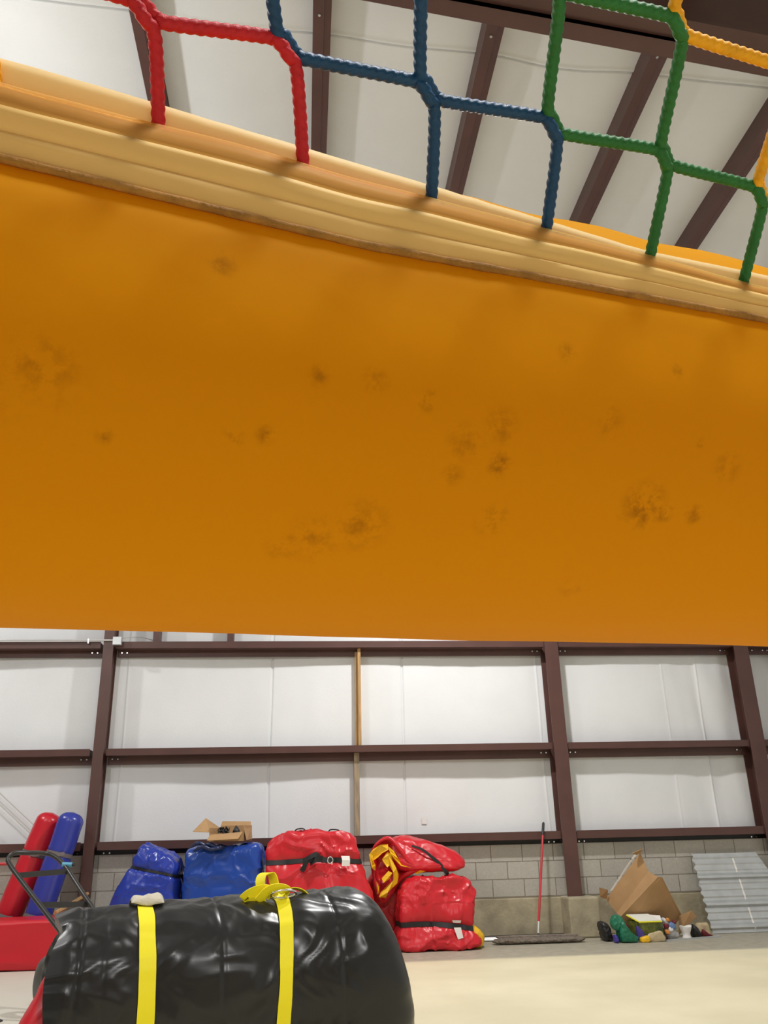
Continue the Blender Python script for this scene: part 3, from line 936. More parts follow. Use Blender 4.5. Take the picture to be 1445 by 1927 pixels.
# crumpled lining, set back inside the opening
rows = []
cx_, cz_ = 1.03, .83
for i in range(26):
    k = i / 25
    row = []
    for j in range(72):
        f = j / 72 * len(lip)
        p = lip[int(f)].lerp(lip[(int(f) + 1) % len(lip)], f - int(f))
        q = Vector((cx_ + (p.x - cx_) * (1 - k), p.y, cz_ + (p.z - cz_) * (1 - k)))
        n1 = ridge(Vector((q.x, 0, q.z)) + Vector((noise.noise(q * 5), 0, noise.noise(q * 5 + Vector((4, 0, 0))))) * .1, 7.0)
        q.y = 10.76 + .10 * min(1, k * 3) - .05 * n1 * min(1, k * 4)
        row.append(q)
    rows.append(row)
MB().grid(rows, True).build('inside', M['red'], t)
for pl in (
        [(0.791, 10.634, 1.016), (0.85, 10.681, 1.079), (0.929, 10.637, 1.121), (1.021, 10.682, 1.126), (1.024, 10.643, 1.065), (0.952, 10.67, 1.029), (0.888, 10.628, 0.979), (0.843, 10.688, 0.948), (0.865, 10.634, 0.899), (0.867, 10.674, 0.838), (0.823, 10.652, 0.87)],
        [(1.02, 10.639, 1.101), (1.086, 10.688, 1.053), (1.133, 10.639, 0.967), (1.196, 10.683, 0.9), (1.309, 10.632, 0.875), (1.494, 10.683, 0.827), (1.351, 10.649, 0.79), (1.329, 10.681, 0.803), (1.396, 10.646, 0.835), (1.227, 10.684, 0.864), (1.162, 10.63, 0.887), (1.088, 10.686, 0.957), (1.042, 10.642, 1.028)],
        [(0.944, 10.635, 0.962), (1.012, 10.669, 1.04), (1.054, 10.649, 1.019), (1.071, 10.679, 0.948), (1.112, 10.645, 0.858), (1.141, 10.689, 0.786), (1.118, 10.645, 0.7), (1.064, 10.69, 0.65), (1.004, 10.637, 0.605), (0.986, 10.687, 0.546), (0.899, 10.639, 0.555), (0.931, 10.69, 0.614), (0.982, 10.649, 0.654), (1.075, 10.67, 0.729), (1.073, 10.631, 0.815), (1.031, 10.673, 0.894), (1.006, 10.651, 0.87), (0.951, 10.678, 0.939)],
        [(0.936, 10.643, 0.754), (1.019, 10.675, 0.832), (1.063, 10.64, 0.812), (1.028, 10.677, 0.745), (0.956, 10.636, 0.706)],
        [(0.875, 10.642, 0.726), (0.909, 10.682, 0.662), (0.899, 10.65, 0.598), (0.882, 10.684, 0.585)],):
    n = len(pl)
    c = sum((Vector(p) for p in pl), Vector()) / n
    vs = [Vector(p) for p in pl] + [Vector(p) + Vector((0, .012, 0)) for p in pl]
    fs = [(k, (k + 1) % n, n + (k + 1) % n, n + k) for k in range(n)] + [tuple(range(n)), tuple(range(2 * n - 1, n - 1, -1))]
    MB().add(vs, fs).build('lining_fold', M['yel'], t, label='crumpled yellow fold')

# --- small red bundle in front, strapped low
zf = lambda x: 0.300 - 0.075 * (x - 1.12) + .03 * math.cos((x - 1.55) * 3.4) - .03
b = Bag(xl=[(-1, 1.07), (-.55, 1.085), (-.3, 1.10), (.4, 1.13), (1, 1.16)], xr=[(-1, 2.06), (-.72, 2.05), (-.45, 1.98), (-.2, 1.975), (.5, 2.01), (1, 1.96)], ztop=[(-1, .72), (-.6, .76), (.1, .755), (.6, .765), (1, .755)], yf=[(-1, 10.36), (-.4, 10.42), (1, 10.5)], yb=10.86, amp=.030, scale=2.5, seed=31.0,
        straps=[(zf, .035, .045)], e1=.22, e2=.34)
t = empty('inflatable_bundle', (1.55, 10.8, 0), 'smaller squat red vinyl bundle on the floor, black strap low round it, yellow edge', 'bundle')
b.build('cover', M['red'], t)
b.ring(zf, .026).build('strap', M['web'], t)
mb = MB().slab([(1.715, 10.415, .285), (1.80, 10.41, .28), (1.805, 10.40, .305), (1.705, 10.405, .31)], .002)
mb.slab([(1.76, 10.395, .115), (1.82, 10.395, .13), (1.80, 10.40, .235), (1.72, 10.405, .235)], .002)
mb.build('care_tag', M['white'], t, label='white sewn-in tag')
b = Bag(xl=[(-1, 1.94), (1, 1.90)], xr=[(-1, 2.095), (0, 2.105), (1, 2.02)], ztop=[(-1, .29), (1, .235)], yf=10.50, yb=10.85, amp=.01, scale=4, seed=35, e1=.6, e2=.7)
b.build('lining', M['yel'], t, 60, 30, label='yellow lining edge')

# --- low red bundle by the leaning tubes
b = Bag(xl=[(-1, -4.2), (1, -4.15)], xr=[(-1, -2.50), (1, -2.49)], ztop=[(-1, .46), (0, .47), (1, .475)], yf=10.05, yb=10.78, amp=.010, scale=1.5, seed=41, e1=.12, e2=.12, aniso=(.4, 1, 1.2), straps=[(lambda x: .175 + .01 * math.sin(x * 3), .012, .012)])
t = empty('inflatable_bundle', (-3.2, 10.4, 0), 'low box-shaped red vinyl bundle lying in front of the leaning tubes', 'bundle')
b.build('cover', M['red'], t, 160, 60)

# --- two leaning inflated poles
def pole(a, bb, r, mt, label, seed):
    t = empty('inflatable_pole', bb, label, 'inflated pole', 'inflated poles leaning in the corner')
    a, bb = Vector(a), Vector(bb)
    rows, N = [], 90
    ax = (a - bb); L = ax.length; ax = ax.normalized()
    n1 = ax.cross(Vector((0, 1, 0))).normalized(); n2 = ax.cross(n1)
    for i in range(N + 1):
        k = i / N
        d = k * L
        e = min(d, L - d)
        rad = r * (math.sqrt(max(0.0006, 1 - (1 - min(1, e / (r * .75))) ** 2)))
        for sd in (L * .27, L * .70): rad -= .010 * math.exp(-((d - sd) / .03) ** 2)
        rows.append([bb + ax * d + (n1 * math.cos(q) + n2 * math.sin(q)) * (rad + .004 * noise.noise(Vector((math.cos(q) * 2, math.sin(q) * 2, d * 6 + seed))) * (rad / r)) for q in [2 * math.pi * j / 40 for j in range(40)]])
    mb = MB().grid(rows, True)
    mb.f += [tuple(range(39, -1, -1)), tuple(range(N * 40, (N + 1) * 40))]; mb.sm += [True, True]
    mb.build('tube', mt, t)
    for sd in (L * .27, L * .70):
        c = bb + ax * sd
        rows = []
        for h, rr_ in ((-.022, r - .004), (.022, r - .004), (.022, r + .001), (-.022, r + .001), (-.022, r - .004)):
            rows.append([c + ax * h + (n1 * math.cos(q) + n2 * math.sin(q)) * rr_ for q in [2 * math.pi * j / 40 for j in range(40)]])
        MB().grid(rows, True).build('strap', M['grey_web'], t, label='grey strap band')
        tip = c - n2 * (r if n2.y > 0 else -r) * 1.0
        MB().ribbon([tip + n1 * -.10 + Vector((0, -.012, .02)), tip + n1 * -.04 + Vector((0, -.02, .0)), tip + n1 * .02 + Vector((0, -.012, -.012))], .04, ax, .004).build('strap_end', M['grey_web'], t)
pole((-3.03, 11.22, 1.575), (-3.52, 11.14, .02), .155, M['redtube'], 'inflated red vinyl pole leaning beside the blue one', 1.0)
pole((-2.735, 11.03, 1.57), (-3.10, 10.95, .02), .150, M['bluetube'], 'inflated blue vinyl pole leaning against the steel column', 5.0)

# ------------------------------------------------------------------ black roll with yellow straps
PSI = math.radians(15.5)
RA = Vector((math.cos(PSI), math.sin(PSI), 0)); RN = Vector((-math.sin(PSI), math.cos(PSI), 0))
R0 = Vector((-1.285, 5.24, 0)); RL = 1.86
ST1, ST2 = 0.415, 1.15


def roll_R(s): return 0.437 + 0.030 * min(1.15, max(0, s / RL))


def roll_pt(s, th, off=0.0, m=1.0):
    """th: 0 = away from the viewer's side (RN), pi/2 = top, pi = viewer's side"""
    Rr = roll_R(s)
    c, sn = math.cos(th), math.sin(th)
    zc = Rr * 0.985
    # sag: broad at the foot
    y = -Rr * 1.03 * m * spow(-c, 0.96) if False else Rr * 1.03 * m * spow(c, .96)
    z = zc + Rr * m * spow(sn, .96)
    p3 = Vector((s * 1.5, c * 1.6, sn * 1.6))
    d = 0.010 * noise.noise(p3 * 1.4)
    wv = p3 + Vector((noise.noise(p3 * 1.5 + Vector((2, 2, 2))), noise.noise(p3 * 1.5), 0)) * .4
    d += 0.0075 * (ridge(Vector((wv.x * 2.6, wv.y * 0.9, wv.z * 0.9)), 1.5) - .6)
    d += 0.004 * max(0, ridge(Vector((wv.x * 4.5, wv.y * 1.2, wv.z * 1.2)) + Vector((7, 7, 7)), 1.6)) ** 2
    for ss in (ST1, ST2):
        e = s - ss
        d -= 0.020 * math.exp(-(e / .075) ** 2)
        # puckers running out from under the strap
        d += 0.026 * math.exp(-((abs(e) - .11) / .09) ** 2) * noise.noise(Vector((th * 3.2, ss * 9 + (3 if e > 0 else 0), 0)))
    for ss, dd in ((0.08, .008), (0.20, .003), (0.80, .005), (1.46, .006), (1.66, .003)):
        d -= dd * math.exp(-((s - ss) / .010) ** 2)
    d += 0.016 * math.exp(-(s / .16) ** 2) * (ridge(Vector((s * 2.0, c * 3.2, sn * 3.2 + 4)), 1.3) - .3)
    d *= m
    z += (d + off) * sn
    y += (d + off) * c
    y *= 1.0 + 0.10 * max(0, 0.35 - z) / 0.35
    # right-hand end slumps outwards towards the floor
    k = max(0, (s - 1.2) / (RL - 1.2))
    sx = s + k * k * 0.12 * (1 - z / (2 * Rr)) * 2 - k * k * .10
    kl = max(0, (0.5 - s) / 0.5)
    sx -= kl * kl * (0.075 * (1 - z / (2 * Rr)) + 0.05 * m * abs(math.sin(th * 2.5 + 1)) * (1 if m < .97 else 0) - 0.015)
    return R0 + RA * sx + RN * y + Vector((0, 0, max(0.004, z)))


roll = empty('vinyl_roll', R0 + RA * 1.0, 'big glossy black vinyl roll lying on the floor, bound by two yellow straps', 'vinyl roll')
NT, prof = 200, []
for i in range(150): prof.append((0.03 + (RL - 0.28) * i / 149, 1.0))
pre = [(0.03 - 0.0 + 0.03 * math.cos(a) * -1 , 1 - 0.06 * (1 - math.sin(a))) for a in [math.pi / 2 * k / 5 for k in range(5)]]
left = [(0.05 - .03 * k, mm_) for k, mm_ in ((0, .15), (.6, .45), (.2, .7), (0.9, .86))]
left = [(0.055, 0.05), (0.05, .25), (.02, .5), (.03, .72), (-.015, .86), (-.02, .93), (-.005, .975)]
right = [(RL - 0.25 + 0.25 * math.sin(a), 1 - 0.36 * (1 - math.cos(a)) ** 1.2) for a in [math.pi / 2 * k / 12 for k in range(1, 13)]] + [(RL, .45), (RL - .01, .2), (RL - .01, .05)]
rows = []
for s, m_ in left + prof + right:
    rows.append([roll_pt(s, 2 * math.pi * k / NT, 0, m_) for k in range(NT)])
MB().grid(rows, True).build('cover', M['black'], roll)


def roll_band(ss, half, wob, off=0.004, th=0.004):
    rows = [[], [], [], []]
    n = 150
    for k in range(n):
        a = 2 * math.pi * k / n
        s = ss + wob(a)
        tw = 1.0
        for j, (ds, o) in enumerate(((-half, off), (half, off), (half, off + th), (-half, off + th))):
            rows[j].append(roll_pt(s + ds * tw, a, o))
    rows.append(rows[0])
    return MB().grid(rows, True)
roll_band(ST1, .042, lambda a: .006 * math.sin(a * 2)).build('strap', M['ystrap'], roll, label='yellow webbing strap')
roll_band(ST2, .037, lambda a: .022 * math.sin(a + 0.4) - .012 * math.cos(2 * a)).build('strap', M['ystrap'], roll, label='yellow webbing strap knotted on top')
# knot, loops and ring on the second strap
K0 = roll_pt(ST2, math.pi * .56, .02)
X_, Y_ = RA, -RN
kn = empty('knot', K0); kn['label'] = 'loose knotted end of the yellow strap'
par(kn, roll); kn.matrix_parent_inverse = Matrix.Translation(-roll.location); 
def kp(x, y, z): return K0 + X_ * x + Y_ * y + Z * z
mb = MB()
mb.ribbon(cat([kp(-.06, .03, .0), kp(-.10, .05, .06), kp(-.085, .02, .115), kp(-.03, .0, .12), kp(-.01, .02, .06), kp(-.02, .04, .0)], 6), .075, [Vector(Y_) * 1.0 + X_ * .5] * 31, .005)
mb.ribbon(cat([kp(-.03, .05, .01), kp(-.08, .07, .035), kp(-.15, .06, .02), kp(-.19, .04, -.015), kp(-.15, .05, -.03), kp(-.07, .06, -.01)], 6), .07, Y_ * .4 + Z, .005)
mb.ribbon(cat([kp(-.12, .075, -.02), kp(-.07, .085, .03), kp(-.01, .085, .045), kp(.05, .07, .03), kp(.06, .06, -.0)], 6), .06, Y_ * .5 + Z * .7 - X_ * .3, .005)
mb.ribbon(cat([kp(.05, .0, .0), kp(.10, -.01, .035), kp(.16, -.01, .025), kp(.20, 0, -.005)], 6), .055, Y_ + Z * .2, .005)
mb.build('knot_strap', M['ystrap'], roll)
bpy.data.objects.remove(kn)
mb = MB()
mb.tube([kp(.03 + .075 * math.cos(q), .085 + .02 * math.sin(q), .012 + .022 * math.sin(q)) for q in [2 * math.pi * k / 20 for k in range(20)]], .007, 8, closed=True)
mb.build('buckle_ring', M['chrome'], roll)
# red liner hanging out at the left-hand end
b = Bag(xl=[(-1, -1.58), (.06, -1.405), (.53, -1.335), (1, -1.27)], xr=[(-1, -1.15), (1, -1.12)], ztop=[(-1, .67), (1, .68)], yf=[(-1, 4.78), (1, 4.98)], yb=[(-1, 5.35), (1, 5.25)], amp=.009, scale=3, seed=55, e1=.5, e2=.6)
b.build('liner', M['red'], roll, 70, 50, label='red vinyl liner spilling from the roll end')
MB().ribbon(cat([(-1.45, 4.88, .41), (-1.475, 4.86, .40), (-1.48, 4.86, .37), (-1.46, 4.88, .34)], 4), .03, (0, 1, .2), .005).build('strap_end', M['web'], roll)

# crumpled cloth lying on the roll
rows = []
for i in range(19):
    row = []
    for j in range(31):
        x, y = (j / 30 - .5) * .19, (i / 18 - .5) * .14
        e = (1 - (2 * j / 30 - 1) ** 4) * (1 - (2 * i / 18 - 1) ** 4)
        q = Vector((x * 9, y * 9, 1.3))
        h = e * (.016 + .030 * max(0, noise.noise(q * .6) + .35) + .02 * ridge(q, .9)) + .002
        s_ = .43 + x * (1 + .2 * noise.noise(q * .5))
        a = math.pi * .5 - y / .45
        row.append(roll_pt(s_, a, h + .019))
    rows.append(row)
cl = MB().grid(rows).build('cloth', M['cloth'], None)
so = cl.modifiers.new('thickness', 'SOLIDIFY'); so.thickness = .003
tag(cl, 'small crumpled cream cloth lying on top of the black roll', 'cloth')

# ------------------------------------------------------------------ hand truck behind the roll
t = empty('hand_truck', (-1.6, 7.8, 0), 'black tubular hand truck with loop handle tipped back behind the black roll', 'hand truck')
Lr = [(-1.25, 7.02, .07), (-1.925, 7.60, .60), (-2.39, 8.0, .965)]
loop = cat([Lr[0], (-1.59, 7.31, .335), Lr[1], (-2.20, 7.835, .815), Lr[2], (-2.49, 8.085, 1.05), (-2.525, 8.12, 1.10), (-2.49, 8.15, 1.145), (-2.40, 8.25, 1.145), (-2.311, 8.42, 1.137), (-2.235, 8.44, 1.115), (-2.16, 8.41, 1.07), (-2.08, 8.34, 1.01), (-1.91, 8.14, .86), (-1.736, 7.95, .708), (-1.40, 7.64, .41), (-1.02, 7.30, .07)], 6)
MB().tube(loop, .020, 12).build('frame', M['blacksteel'], t)
def flatbar(a, bq, h, nm='crossbar'):
    a, bq = Vector(a), Vector(bq)
    MB().ribbon([a, bq], h, (0, .2, 1), .012).build(nm, M['blacksteel'], t)
flatbar((-2.40, 8.0, .97), (-2.05, 8.32, .985), .045)
flatbar((-2.12, 7.77, .75), (-1.79, 8.02, .73), .045)
flatbar((-1.62, 7.33, .36), (-1.30, 7.55, .33), .045)
MB().slab([(-1.27, 7.0, .055), (-1.0, 7.3, .055), (-.70, 7.02, .012), (-.98, 6.72, .012)], .012).build('toe_plate', M['blacksteel'], t)
ax = Vector((.78, .62, 0)).normalized()
n1 = Vector((-ax.y, ax.x, 0)); n2 = Z
for c in (Vector((-1.955, 7.62, .2)), Vector((-1.955, 7.62, .2)) + ax * .62):
    ring = [c + (n1 * math.cos(q) + n2 * math.sin(q)) * .155 for q in [2 * math.pi * k / 40 for k in range(40)]]
    wl = MB().tube(ring, .044, 12, closed=True).build('wheel', M['rubber'], t)
    mb = MB()
    mb.tube([c - ax * .03, c + ax * .03], .118, 24)
    mb.tube([c - ax * .06, c + ax * .06], .03, 14)
    mb.build('hub', M['galv'], wl)
    MB().tube([c + ax * .0, Vector((-1.62, 7.36, .36)) + (ax * .30 if c.x > -1.8 else Vector())], .014, 8).build('axle_bracket', M['blacksteel'], t)
g0 = Vector((-2.125, 8.36, 1.04))
MB().tube([g0, g0 + Vector((.085, 0, -.004))], .020, 12).build('grip', M['gripblue'], t, label='light blue taped grip')
MB().tube([g0 + Vector((.08, 0, -.004)), g0 + Vector((.105, 0, -.005))], .013, 10).build('grip_end', M['dark'], t)

# thin wooden stick standing behind the hand truck, red rod beyond it
mb = MB().tube([(-2.715, 10.60, .50), (-2.675, 10.78, .53), (-2.544, 11.31, .652)], [.024, .024, .022], 6)
tag(mb.build('wooden_stick', M['wood'], None), 'pale wooden stick propped up behind the hand truck', 'stick')
mb = MB().tube([(-4.9, 10.3, 1.0), (-3.1, 10.1, 1.03)], .016, 8)
tag(mb.build('red_rod', M['redpaint'], None), 'thin red rod sticking out level behind the hand truck handle', 'rod')

# ------------------------------------------------------------------ open carton on the blue bundle
t = empty('open_carton', (-.85, 10.7, 1.19), 'small open brown carton with spread flaps on the blue bundle', 'carton')
zb, zt = 1.20, 1.345
q0, q1, q2, q3 = Vector((-1.06, 10.55, 0)), Vector((-.67, 10.52, 0)), Vector((-.60, 10.86, 0)), Vector((-.97, 10.90, 0))
def wallp(a, bq, z0, z1): return [a + Z * z0, bq + Z * z0, bq + Z * z1, a + Z * z1]
mb = MB()
for a, bq, h in ((q0, q1, .085), (q1, q2, .17), (q2, q3, .175), (q3, q0, .15)):
    mb.slab(wallp(a, bq, zb, zb + h), .005)
mb.slab([q0 + Z * zb, q1 + Z * zb, q2 + Z * zb, q3 + Z * zb], .004)
mb.build('body', M['kraft'], t)
MB().slab([(-1.06, 10.55, 1.30), (-.97, 10.90, 1.345), (-1.14, 10.80, 1.46), (-1.25, 10.50, 1.31)], .005).build('flap', M['kraft'], t)
MB().slab([(-1.06, 10.548, 1.272), (-.68, 10.515, 1.30), (-.72, 10.36, 1.225), (-1.07, 10.38, 1.215)], .005).build('flap', M['kraft'], t)
MB().slab([(-.67, 10.52, 1.355), (-.60, 10.86, 1.36), (-.585, 10.84, 1.22), (-.63, 10.50, 1.21)], .005).build('flap', M['kraft'], t)
MB().slab([(-.60, 10.865, 1.365), (-.97, 10.905, 1.37), (-.96, 11.0, 1.43), (-.62, 10.97, 1.42)], .005).build('flap', M['kraft'], t)
mb = MB()
for k in range(7):
    p0 = Vector((-.94 + .008 * k, 10.68 + .025 * (k % 3), 1.26))
    mb.tube(cat([p0 + Vector((random.uniform(-.05, .06), random.uniform(-.07, .07), random.uniform(-.03, .10))) for _ in range(6)], 6), .0075, 6)
tag(mb.build('cable_bundle', M['dark'], None), 'tangle of black cables lying inside the open carton', 'cables')
b = Bag(xl=[(-1, -.82), (1, -.81)], xr=[(-1, -.71), (1, -.73)], ztop=[(-1, 1.33), (0, 1.375), (1, 1.34)], yf=10.64, yb=10.78, zb=1.215, amp=.01, scale=9, seed=3, e1=.8, e2=.8)
tag(b.build('black_pouch', M['dark'], None, 40, 24), 'shapeless black pouch poking out of the open carton', 'pouch')

# ------------------------------------------------------------------ timber post, label, conduit, brace rods
mb = MB().box((.735, 11.44, 2.30), (.775, 11.53, 3.71)).box((.70, 11.50, 2.30), (.738, 11.56, 3.60))
tp = empty('timber_post', (.74, 11.5, 1.2), 'thin upright pine board fixed to the back wall between the girts', 'board')
mb.build('board', M['wood'], tp)
MB().box((.675, 11.48, 1.20), (.745, 11.55, 2.31)).build('board', mat('weathered_lumber', (0.44, 0.33, 0.20), .8, color2=(0.20, 0.17, 0.14), vscale=5, stretch=(5, 5, .8)), tp, label='greyer lower length of board')
tag(MB().slab([(1.56, facing_y(1.56, 1.355) - .012, 1.355), (1.625, facing_y(1.625, 1.35) - .012, 1.35), (1.625, facing_y(1.625, 1.435) - .012, 1.435), (1.56, facing_y(1.56, 1.44) - .012, 1.44)], .0015).build('paper_label', M['white'], None), 'small white paper square stuck on the white wall insulation', 'paper label')
t = empty('conduit', (-3, 11.34, 3.72), 'thin galvanised conduit with a junction box on the upper wall girt', 'conduit')
MB().tube([(-8.3, 11.335, 3.742), (-2.53, 11.335, 3.735)], .013, 10).build('pipe', M['alu'], t)
MB().box((-2.53, 11.29, 3.665), (-2.415, 11.35, 3.775)).build('junction_box', M['galv'], t, .005)
for x in (-2.86, -4.2): MB().box((x, 11.32, 3.69), (x + .018, 11.345, 3.755)).build('clip', M['alu'], t)
MB().tube(cat([(-2.42, 11.34, 3.76), (-2.2, 11.45, 3.80), (-2.0, 11.5, 3.75), (-1.9, 11.55, 3.70)], 6), .006, 6).build('cable', M['alu'], t)
for (a, bq, lab) in (((-5.6, 11.46, 3.36), (-3.05, 11.46, 1.23), 'upper of two thin diagonal steel brace rods by the leaning poles'), ((-5.55, 11.46, 3.20), (-3.10, 11.46, 1.15), 'lower of two thin diagonal steel brace rods by the leaning poles')):
    o = MB().tube([a, bq], .008, 6).build('brace_rod', M['alu'], None)
    tag(o, lab, 'brace rod', 'diagonal brace rods')

# ------------------------------------------------------------------ dust mop, floor poles
t = empty('dust_mop', (2.8, 10.85, 0), 'wide grey dust mop with red handle leaning on the block wall', 'dust mop')
top, foot = Vector((3.115, 11.36, 1.335)), Vector((2.80, 10.86, .10))
d = top - foot
MB().tube([foot + d * .10, foot + d * .88], .0145, 10).build('handle', M['redpaint'], t)
MB().tube([foot + d * .875, top - d * .01, top], [.0175, .0175, .010], 10).build('grip', M['dark'], t)
MB().tube([foot - d * .0, foot + d * .105], .013, 10).build('ferrule', M['alu'], t)
rows = []
for i in range(81):
    k = i / 80
    x = 2.235 + (3.345 - 2.235) * k
    y = 10.83 - .03 * k
    e = math.sqrt(max(.02, 1 - abs(2 * k - 1) ** 8))
    row = []
    for j in range(20):
        a = 2 * math.pi * j / 20
        r = 1 + .14 * noise.noise(Vector((x * 22, math.cos(a) * 2, math.sin(a) * 2)))
        row.append(Vector((x, y + .085 * e * r * math.cos(a), max(.002, .035 + .034 * e * r * math.sin(a)))))
    rows.append(row)
mb = MB().grid(rows, True); mb.f += [tuple(range(19, -1, -1)), tuple(range(1600, 1620))]; mb.sm += [True, True]
mb.build('mop_head', M['mop'], t)
MB().box((2.30, 10.80, .066), (3.26, 10.89, .085), Matrix.Rotation(-.03, 3, 'Z')).build('mop_plate', mat('worn_wood_plate', (.22, .18, .15), .8, var=.3, vscale=20), t)
for k, (a, bq, lab) in enumerate((((2.02, 11.30, .016), (2.98, 11.12, .016), 'pale metal pole on the floor nearest the dust mop'), ((2.0, 11.36, .016), (2.86, 11.30, .016), 'middle one of three pale metal poles on the floor behind the dust mop'), ((2.0, 11.20, .016), (2.85, 11.02, .016), 'pale metal pole on the floor whose end lies under the dust mop'))):
    tag(MB().tube([a, bq], .014, 10).build('metal_pole', M['alu'], None), lab, 'pole', 'metal poles on the floor')
tag(MB().tube([(2.05, 11.42, .02), (3.27, 11.42, .02)], .018, 8).build('dark_bar', M['blacksteel'], None), 'dark straight bar lying along the foot of the block wall', 'bar')

# ------------------------------------------------------------------ unfolded cardboard box
t = empty('flattened_carton', (4.2, 11.0, 0), 'big torn-open brown cardboard box leaning against the block wall', 'cardboard box')
th = .006
MB().slab([(4.18, 10.90, .95), (4.236, 10.85, .74), (3.883, 11.15, .264), (3.789, 11.22, .419)], th).build('panel', M['kraft'], t)
MB().slab([(4.236, 10.85, .74), (4.287, 10.70, .68), (3.892, 11.03, .237), (3.883, 11.15, .264)], th).build('panel', M['kraft'], t)
MB().slab([(4.287, 10.70, .68), (4.334, 10.68, .675), (4.472, 10.82, .466), (4.649, 11.0, .224), (4.47, 11.08, .01), (3.95, 11.12, .01), (3.892, 11.03, .237)], th).build('panel', M['kraft'], t)
MB().slab([(4.588, 10.95, .23), (4.692, 10.80, .296), (4.739, 10.80, .223), (4.573, 11.0, .01)], th).build('flap', M['kraft'], t)
MB().slab([(4.063, 10.86, .953), (4.121, 10.90, .932), (4.18, 10.90, .95), (4.207, 10.86, 1.0), (4.14, 10.82, .985)], th).build('flap', M['kraft'], t)
MB().slab([(3.683, 11.10, .561), (3.806, 11.15, .531), (3.80, 11.2, .421), (3.682, 11.12, .45)], th).build('flap', M['kraft'], t)
mb = MB().slab([(4.145, 10.935, .925), (4.12, 10.94, .935), (4.085, 10.965, .885), (4.105, 10.965, .875)], .006)
mb.slab([(4.095, 10.975, .865), (4.075, 10.975, .868), (3.84, 11.17, .52), (3.86, 11.165, .52)], .006)
mb.build('white_lining', M['white'], t, label='white torn paper edge')

# ------------------------------------------------------------------ corrugated metal sheet
t = empty('corrugated_sheet', (5.9, 11.1, 0), 'corrugated galvanised metal sheet leaning on the block wall beside the cardboard', 'metal sheet')
def prof_h(k):          # k: height 0..1 along the sheet
    v = 0
    for c, wdt, a in ((.08, .030, .030), (.355, .030, .030), (.70, .030, .030)): v += a * (1 if abs(k - c) < wdt * .5 else max(0, 1 - (abs(k - c) - wdt * .5) / .03))
    for c in (.17, .26, .45, .54, .62, .79, .87, .95): v += .008 * max(0, 1 - abs(k - c) / .022)
    return v
def sheet_pt(x, k, off=0.0):
    z = .004 + .905 * k
    y = 11.12 + .27 * k - (prof_h(k) + off)
    return Vector((x, y, z))
def sheet_x(k, f):
    xl, xr = 5.055 + .0 * k, 6.35 - .42 * k
    jag = .012 * math.sin(k * 60) if f == 0 else 0
    return xl + (xr - xl) * f + jag
ks = [i / 140 for i in range(141)]
rows = [[sheet_pt(sheet_x(k, f / 30), k) for f in range(31)] for k in ks]
rows2 = [[p + Vector((0, .004, 0)) for p in r] for r in rows]
mb = MB().grid(rows, smooth=False).grid(rows2, smooth=False)
mb.build('sheet', M['galv'], t)
mb = MB()
for k0, k1 in ((.03, .065), (.11, .30), (.40, .66), (.75, .93)):
    pts = [sheet_pt(5.62 - .03 * (k0 + (k1 - k0) * i / 20), k0 + (k1 - k0) * i / 20, .004) for i in range(21)]
    mb.ribbon(pts, .022, (1, 0, 0), .002)
mb.build('white_strip', M['white'], t, label='white strip running up the sheet')  # thin white strip in broken lengths up the sheet

# ------------------------------------------------------------------ litter between the cardboard and the pier
b = Bag(xl=[(-1, 3.62), (1, 3.60)], xr=[(-1, 3.80), (1, 3.76)], ztop=[(-1, .27), (0, .295), (1, .27)], yf=10.54, yb=10.67, zb=.12, amp=.010, scale=8, seed=61, e1=.7, e2=.8)
t = empty('green_bag', (3.74, 10.7, 0), 'folded green vinyl bag on the floor beside the concrete pier', 'bag')
b.build('fold', M['green'], t, 60, 36)
b = Bag(xl=[(-1, 3.68), (1, 3.70)], xr=[(-1, 3.885), (0, 3.90), (1, 3.80)], ztop=[(-1, .24), (-.3, .235), (1, .11)], yf=10.50, yb=10.72, amp=.010, scale=6, seed=64, e1=.35, e2=.4)
b.build('body', M['green'], t, 60, 40)
b = Bag(xl=[(-1, 3.56), (1, 3.53)], xr=[(-1, 3.675), (1, 3.64)], ztop=[(-1, .215), (1, .19)], yf=10.70, yb=10.94, amp=.012, scale=7, seed=66, e1=.5, e2=.6)
tag(b.build('black_bag', M['dark'], None, 60, 36), 'slumped black bag between the green bag and the concrete pier', 'bag')
b = Bag(xl=[(-1, 3.615), (1, 3.62)], xr=[(-1, 3.668), (1, 3.668)], ztop=[(-1, .09), (1, .075)], yf=10.53, yb=10.64, amp=.004, scale=9, seed=67, e1=.6, e2=.6)
tag(b.build('blue_scrap', M['purple'], None, 30, 18), 'small dark blue vinyl scrap peeking out left of the green bag', 'scrap')
b = Bag(xl=[(-1, 3.915), (1, 3.915)], xr=[(-1, 4.03), (1, 4.00)], ztop=[(-1, .18), (1, .11)], yf=10.60, yb=10.65, amp=.005, scale=8, seed=68, e1=.5, e2=.6)
tag(b.build('violet_scrap', M['purple'], None, 40, 24), 'violet blue vinyl scrap wedged right of the green bag', 'scrap')
b = Bag(xl=[(-1, 3.915), (1, 3.92)], xr=[(-1, 4.03), (1, 4.03)], ztop=[(-1, .055), (1, .075)], yf=10.50, yb=10.60, amp=.005, scale=8, seed=69, e1=.5, e2=.5)
tag(b.build('yellow_scrap', M['yel'], None, 40, 24), 'small yellow vinyl scrap on the floor beside the green bag', 'scrap')
b = Bag(xl=[(-1, 3.80), (1, 3.80)], xr=[(-1, 3.91), (1, 3.90)], ztop=[(-1, .23), (1, .17)], yf=10.80, yb=10.86, amp=.004, scale=8, seed=70, e1=.5, e2=.5)
tag(b.build('maroon_scrap', M['maroon'], None, 40, 24), 'dark red folded scrap behind the green bag', 'scrap')
